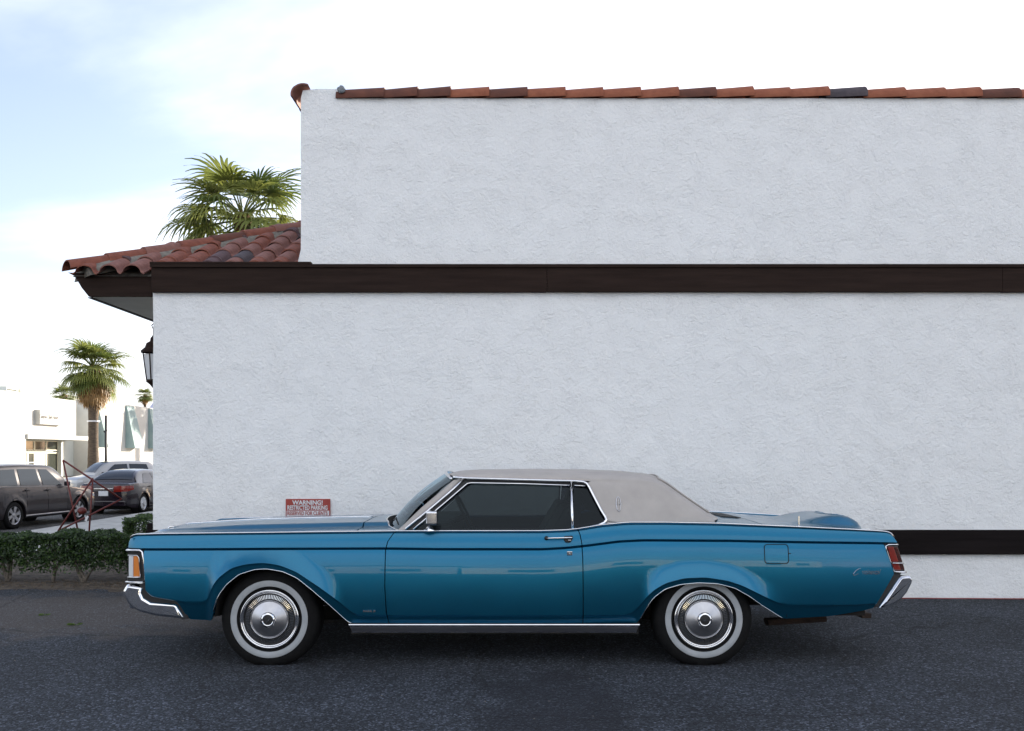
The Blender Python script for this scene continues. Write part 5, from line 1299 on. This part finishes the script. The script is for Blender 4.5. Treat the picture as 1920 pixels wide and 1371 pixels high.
def palm(label, loc, H, size, rt, nf=42, nd=0, seed=0, group='fan palms along the street', lo=-40, pw=1.15):
    r = random.Random(seed); t = thing('fan_palm', label, 'palm tree', loc, r.uniform(0, .5), group)
    b = MB(); n = 26; rows = []
    for k in range(n+1):
        f = k/n; z = H*f; rr = rt*(1.25-.25*min(1, f*3)) * (1+.04*(k % 2)) * (1 if f < .93 else 1+1.2*(f-.93)*3)
        rows.append([(rr*math.cos(2*math.pi*j/14)*(1+.06*noise.noise((j, k*.8, seed))), rr*math.sin(2*math.pi*j/14)*(1+.06*noise.noise((j+9, k*.8, seed))), z) for j in range(14)])
    b.grid(rows, closev=True, flip=True); mk('trunk', b, M['trunk'], t, world=False, angle=60)
    # cut leaf bases below the crown
    b = MB()
    for k in range(60):
        a = k*2.4; z = H-.05*size-.9*size*(k/60)**1.1; rr = rt*1.02; d = Vector((math.cos(a), math.sin(a), 0)); tt = Vector((-d.y, d.x, 0)); p = d*rr + Vector((0,0,z)); w_ = .055*size; L_ = .17*size
        b.add([tuple(p-tt*w_), tuple(p+tt*w_), tuple(p+tt*w_*.6+d*L_*.6+Vector((0,0,L_))), tuple(p-tt*w_*.6+d*L_*.6+Vector((0,0,L_))), tuple(p-d*.05+Vector((0,0,L_*.8)))], [(0,1,2,3),(0,3,4),(1,4,2),(3,2,4)])
    o = mk('leaf_bases', b, M['dead'], t, world=False); o['kind'] = 'stuff'
    for k in range(nf):
        f = (k+.5)/nf; e = 84-(84-lo)*f**pw + r.uniform(-7, 7)
        i = min(range(len(GREEN)), key=lambda q: abs(math.degrees(GREEN[q][0])-e)+(3 if r.random() < .5 else 0)*(q % 2))
        src = gm[i]; o = src.copy(); o.name = 'frond'; sc.collection.objects.link(o); o.parent = t
        s_ = size*r.uniform(.82, 1.1)*(1 if f > .12 else .8)
        o.location = (0, 0, H-.12*size*f); o.rotation_euler = (r.uniform(-.08,.08), r.uniform(-.08,.08), k*2.399+r.uniform(-.25,.25)); o.scale = (s_*r.uniform(.85,1.12), s_*r.uniform(.8,1.2), s_*r.uniform(.85,1.1))
    for k in range(nd):
        f = (k+.5)/nd; src = dm[min(3, int(f*4))]; o = src.copy(); o.name = 'dead_frond'; sc.collection.objects.link(o); o.parent = t
        s_ = size*r.uniform(.9, 1.15)
        o.location = (0, 0, H-.15*size-.5*size*f); o.rotation_euler = (0, r.uniform(-.1,.1), k*2.399+r.uniform(-.3,.3)); o.scale = (s_,)*3
    return t
def at(xp, Y, z): return (px(xp, Y), Y, z)
g_ = 'fan palms along the street'
p1 = palm('tall fan palm with a skirt of brown dead fronds in front of the white shop', at(175, 60, ZF), pz(690, 60)-ZF, 1.40, .31, 52, 66, 3, None)
b = MB(); b.lathe([(.40, -.05), (.41, .05)], (0, 0, 0), 20); b.v = [(x, z, y + pz(790, 60)-ZF) for x, y, z in b.v]
b2 = MB(); b2.v = list(b.v); b2.f = list(b.f); b2.m = list(b.m); mk('trunk_band', b2, M['signwhite'], p1, world=False)
p2 = palm('large green fan palm rising behind the tiled hip roof', at(455, 36, ZS), pz(408, 36)-ZS, 1.70, .24, 42, 0, 14, None, lo=-34, pw=.85)
palm('distant small fan palm beside the left edge of the stucco building', at(272, 170, ZF), pz(742, 170)-ZF, 1.05, .25, 34, 10, 5, None, lo=-35)
palm('fan palm with only its crown showing above the white shop parapet', at(119, 84, ZF), pz(742, 84)-ZF, .80, .28, 36, 8, 8, None)
# palm hidden behind the stucco building whose shadow falls on the white hall across the street
palm('fan palm standing behind the stucco building that shades the white hall', (-18.6, 99.7, ZF), 11.6, 1.5, .36, 44, 40, 21, None)

# ================================================================== HEDGES
def hedge(name, label, x0, x1, y0, y1, z0, z1, n, seed, open_low):
    r = np.random.default_rng(seed)
    root = thing(name, label, 'hedge', ((x0+x1)/2, (y0+y1)/2, 0))
    # leaves gathered near the shell, in clumps of different brightness
    P_ = []; tot = 0
    while tot < n:
        k = n; p = r.random((k, 3)); face = r.integers(0, 4, k); d = np.abs(r.normal(0, .045, k))
        X = x0+(x1-x0)*p[:,0]; Y = y0+(y1-y0)*p[:,1]; Zz = z0+(z1-z0)*p[:,2]
        Zt = z1 + .025*np.sin(X*5+1)+.02*np.sin(X*13+Y*9)+.012*np.sin(X*31)
        X_ = np.where(face == 2, np.where(p[:,1] > .5, x1-d, x0+d), X)
        Y_ = np.where(face == 0, y0+d*1.2+.03*np.sin(X*8+Zz*11)+.025*np.sin(X*23+Zz*17), Y)
        Zz = np.where(face == 1, Zt-d*.8, Zz)
        dens = np.clip((Zz-z0)/(open_low+1e-6), 0, 1)**1.3
        nz = np.sin(X_*9.1+Zz*7.3)*np.sin(X_*17.7-Zz*13.1)*.5+.5
        keep = (r.random(k) < dens*(.35+.65*nz**.7)) & (Zz < Zt)
        P_.append(np.stack([X_, Y_, Zz], 1)[keep]); tot += keep.sum()
    Pp = np.concatenate(P_)[:n]
    q = r.normal(size=(n, 3)); q[:,2] = np.abs(q[:,2])*.8+.2; q[:,1] -= .5; q /= np.linalg.norm(q, axis=1)[:,None]
    u = np.cross(q, r.normal(size=(n, 3))); u /= np.linalg.norm(u, axis=1)[:,None]; v = np.cross(q, u)
    s_ = r.uniform(.010, .019, n)[:,None]
    V = np.stack([Pp-u*s_*1.25, Pp-v*s_*.62+q*s_*.15, Pp+u*s_*1.25, Pp+v*s_*.62+q*s_*.15], 1).reshape(-1, 3)
    me = bpy.data.meshes.new('leaves'); V = to_local(root, V)
    me.vertices.add(len(V)); me.vertices.foreach_set('co', V.astype(np.float32).ravel())
    me.loops.add(4*n); me.loops.foreach_set('vertex_index', np.arange(4*n, dtype=np.int32)); me.polygons.add(n)
    me.polygons.foreach_set('loop_start', np.arange(0, 4*n, 4, dtype=np.int32)); me.polygons.foreach_set('loop_total', np.full(n, 4, np.int32))
    me.polygons.foreach_set('material_index', r.choice([0, 1, 2], n, p=[.42, .33, .25]).astype(np.int32))
    me.update(); [me.materials.append(m) for m in M['hl']]
    o = bpy.data.objects.new('leaves', me); sc.collection.objects.link(o); o.parent = root; o['kind'] = 'stuff'
    rr = random.Random(seed); 
    nst = int((x1-x0)/.42)
    for k in range(nst):
        b = MB(); X = x0+(x1-x0)*(k+.5)/nst + rr.uniform(-.12,.12); Y = y0+.10+rr.uniform(0, .25)
        for j in range(rr.choice((3, 4, 5))):
            p = Vector((X+rr.uniform(-.02,.02), Y, -.02)); pts = [p.copy()]; d = Vector((rr.uniform(-.55,.55), rr.uniform(-.25,.3), 1)).normalized()
            for q_ in range(6): p = p+d*z1*.15; d = (d+Vector((rr.uniform(-.35,.35), rr.uniform(-.25,.25), .1))).normalized(); pts.append(p.copy())
            b.tube(pts, [.020*(1-.13*i)*rr.uniform(.8, 1.3) for i in range(7)], 6)
        mk('stem', b, M['bark'], root, smooth=True)
    return root
M['hl'] = [leafmat('hedge_leaf', (.022,.050,.012), (.06,.115,.026), .3), leafmat('hedge_leaf_dark', (.012,.030,.008), (.03,.06,.015), .2), leafmat('hedge_leaf_light', (.05,.10,.02), (.11,.17,.04), .3)]
M['bark'] = noisy(mat('hedge_bark', rough=.9), (.09,.075,.06), (.20,.17,.14), scale=25, bump=.5)
hz = pz(1001, 10.1)
hedge('hedge', 'long clipped low hedge with bare twisted stems beside the car front', -8.6, -4.02, 9.95, 10.45, .10, hz, 64000, 4, .20)
hedge('hedge', 'small boxy hedge at the left corner of the stucco building', px(229, 12), -3.72, 12.0, 12.6, .05, pz(973, 12), 16000, 6, .1)
# leaf litter under the hedge
r = np.random.default_rng(5); n = 2600
c = np.stack([r.uniform(-8.5, -4.0, n), 9.9+r.normal(0, .22, n), r.uniform(.012, .022, n)], 1); a = r.uniform(0, 6.28, n); s_ = r.uniform(.006, .016, n)
b = MB()
for (x, y, z), aa, ss in zip(c, a, s_):
    if y > 9.3: b.add([(x+ss*math.cos(aa), y+ss*math.sin(aa), z), (x-ss*.5*math.sin(aa), y+ss*.5*math.cos(aa), z+.004), (x-ss*math.cos(aa), y-ss*math.sin(aa), z), (x+ss*.5*math.sin(aa), y-ss*.5*math.cos(aa), z+.003)], [(0,1,2,3)])
o = mk('leaf_litter', b, noisy(mat('dry_leaves', rough=.9), (.10,.07,.04), (.22,.16,.10), scale=8)); o['kind'] = 'stuff'
for (xp, yp, sz) in ((318, 1154, .05), (368, 1172, .06)):
    xp = {318: 83, 368: 142}[xp]; Y = CAM_H*F/(yp-852); b = MB(); X = px(xp, Y)
    for k in range(26):
        a = random.uniform(0, 6.28); l = random.uniform(.4, 1)*sz; b.add([(X, Y, 0), (X+l*math.cos(a)+.004, Y+l*math.sin(a), l*.35), (X+l*1.3*math.cos(a), Y+l*1.3*math.sin(a), l*.15)], [(0,1,2)])
    o = mk('weed', b, M['hl'][2]); tag(o, 'tiny green weed in the asphalt ' + ('farther from the car bumper' if xp == 83 else 'nearer to the car bumper'), 'weed', 'weeds in the asphalt')

# ================================================================== RED STAR SCULPTURE
YS = 14.0
st = thing('star_sculpture', 'open red metal tube star with a small red ball behind the long hedge', 'sculpture', (px(160, YS), YS, -.02))
A_, B_, C_, D_ = P(118, 863, YS), P(228, 936, YS+.25), P(109, 996, YS-.15), P(174, 897, YS+.1)
P5 = (px(158, YS), YS, -.02)
ends = [('tube', A_, B_), ('tube', B_, C_), ('tube', C_, D_), ('tube', D_, (px(165, YS+.05), YS+.05, -.02)), ('tube', (px(153, YS), YS, -.02), A_)]
for nm, a, c in ends:
    b = MB(); b.tube([a, c], .014, 8); mk('tube', b, M['redpaint'], st, smooth=True)
b = MB(); pts = []
for i in range(9):
    th = math.pi*i/8; pts.append([(px(154, YS)+.068*math.sin(th)*math.cos(2*math.pi*j/16), YS+.068*math.sin(th)*math.sin(2*math.pi*j/16), pz(958, YS)+.058*math.cos(th)) for j in range(16)])
b.grid(pts, closev=True); mk('ball', b, M['redpaint'], st, smooth=True)
b = MB(); b.tube([(px(160.5, YS), YS-.02, pz(966, YS)), (px(163, YS), YS-.02, pz(978, YS))], .006, 5); b.add([P(158.5, 976, YS-.03), P(162, 978, YS-.03), P(166.5, 968.5, YS-.03), P(163, 966.5, YS-.03)], [(0,1,2,3)]); mk('paper_tag', b, M['signwhite'], st)

# grit and bits of dry leaf swept against the foot of the wall and over the lot
r = np.random.default_rng(12); b = MB()
for k in range(900):
    if k < 520: x, y, ss = r.uniform(-3.5, 6.0), YW-.004-abs(r.normal(0, .05))-.01, r.uniform(.003, .010)
    else: x, y, ss = r.uniform(-5.5, 5.0), r.uniform(4.6, 8.9), r.uniform(.002, .007)
    a = r.uniform(0, 6.28); c_, s_ = math.cos(a)*ss, math.sin(a)*ss
    b.add([(x+c_, y+s_, .001), (x-s_, y+c_, .001), (x-c_, y-s_, .001), (x+s_, y-c_, .001), (x, y, ss*.8)], [(0,1,4),(1,2,4),(2,3,4),(3,0,4)])
o = mk('grit', b, noisy(mat('grit_stone', rough=.9), (.06,.055,.05), (.22,.20,.17), scale=40)); o['kind'] = 'stuff'
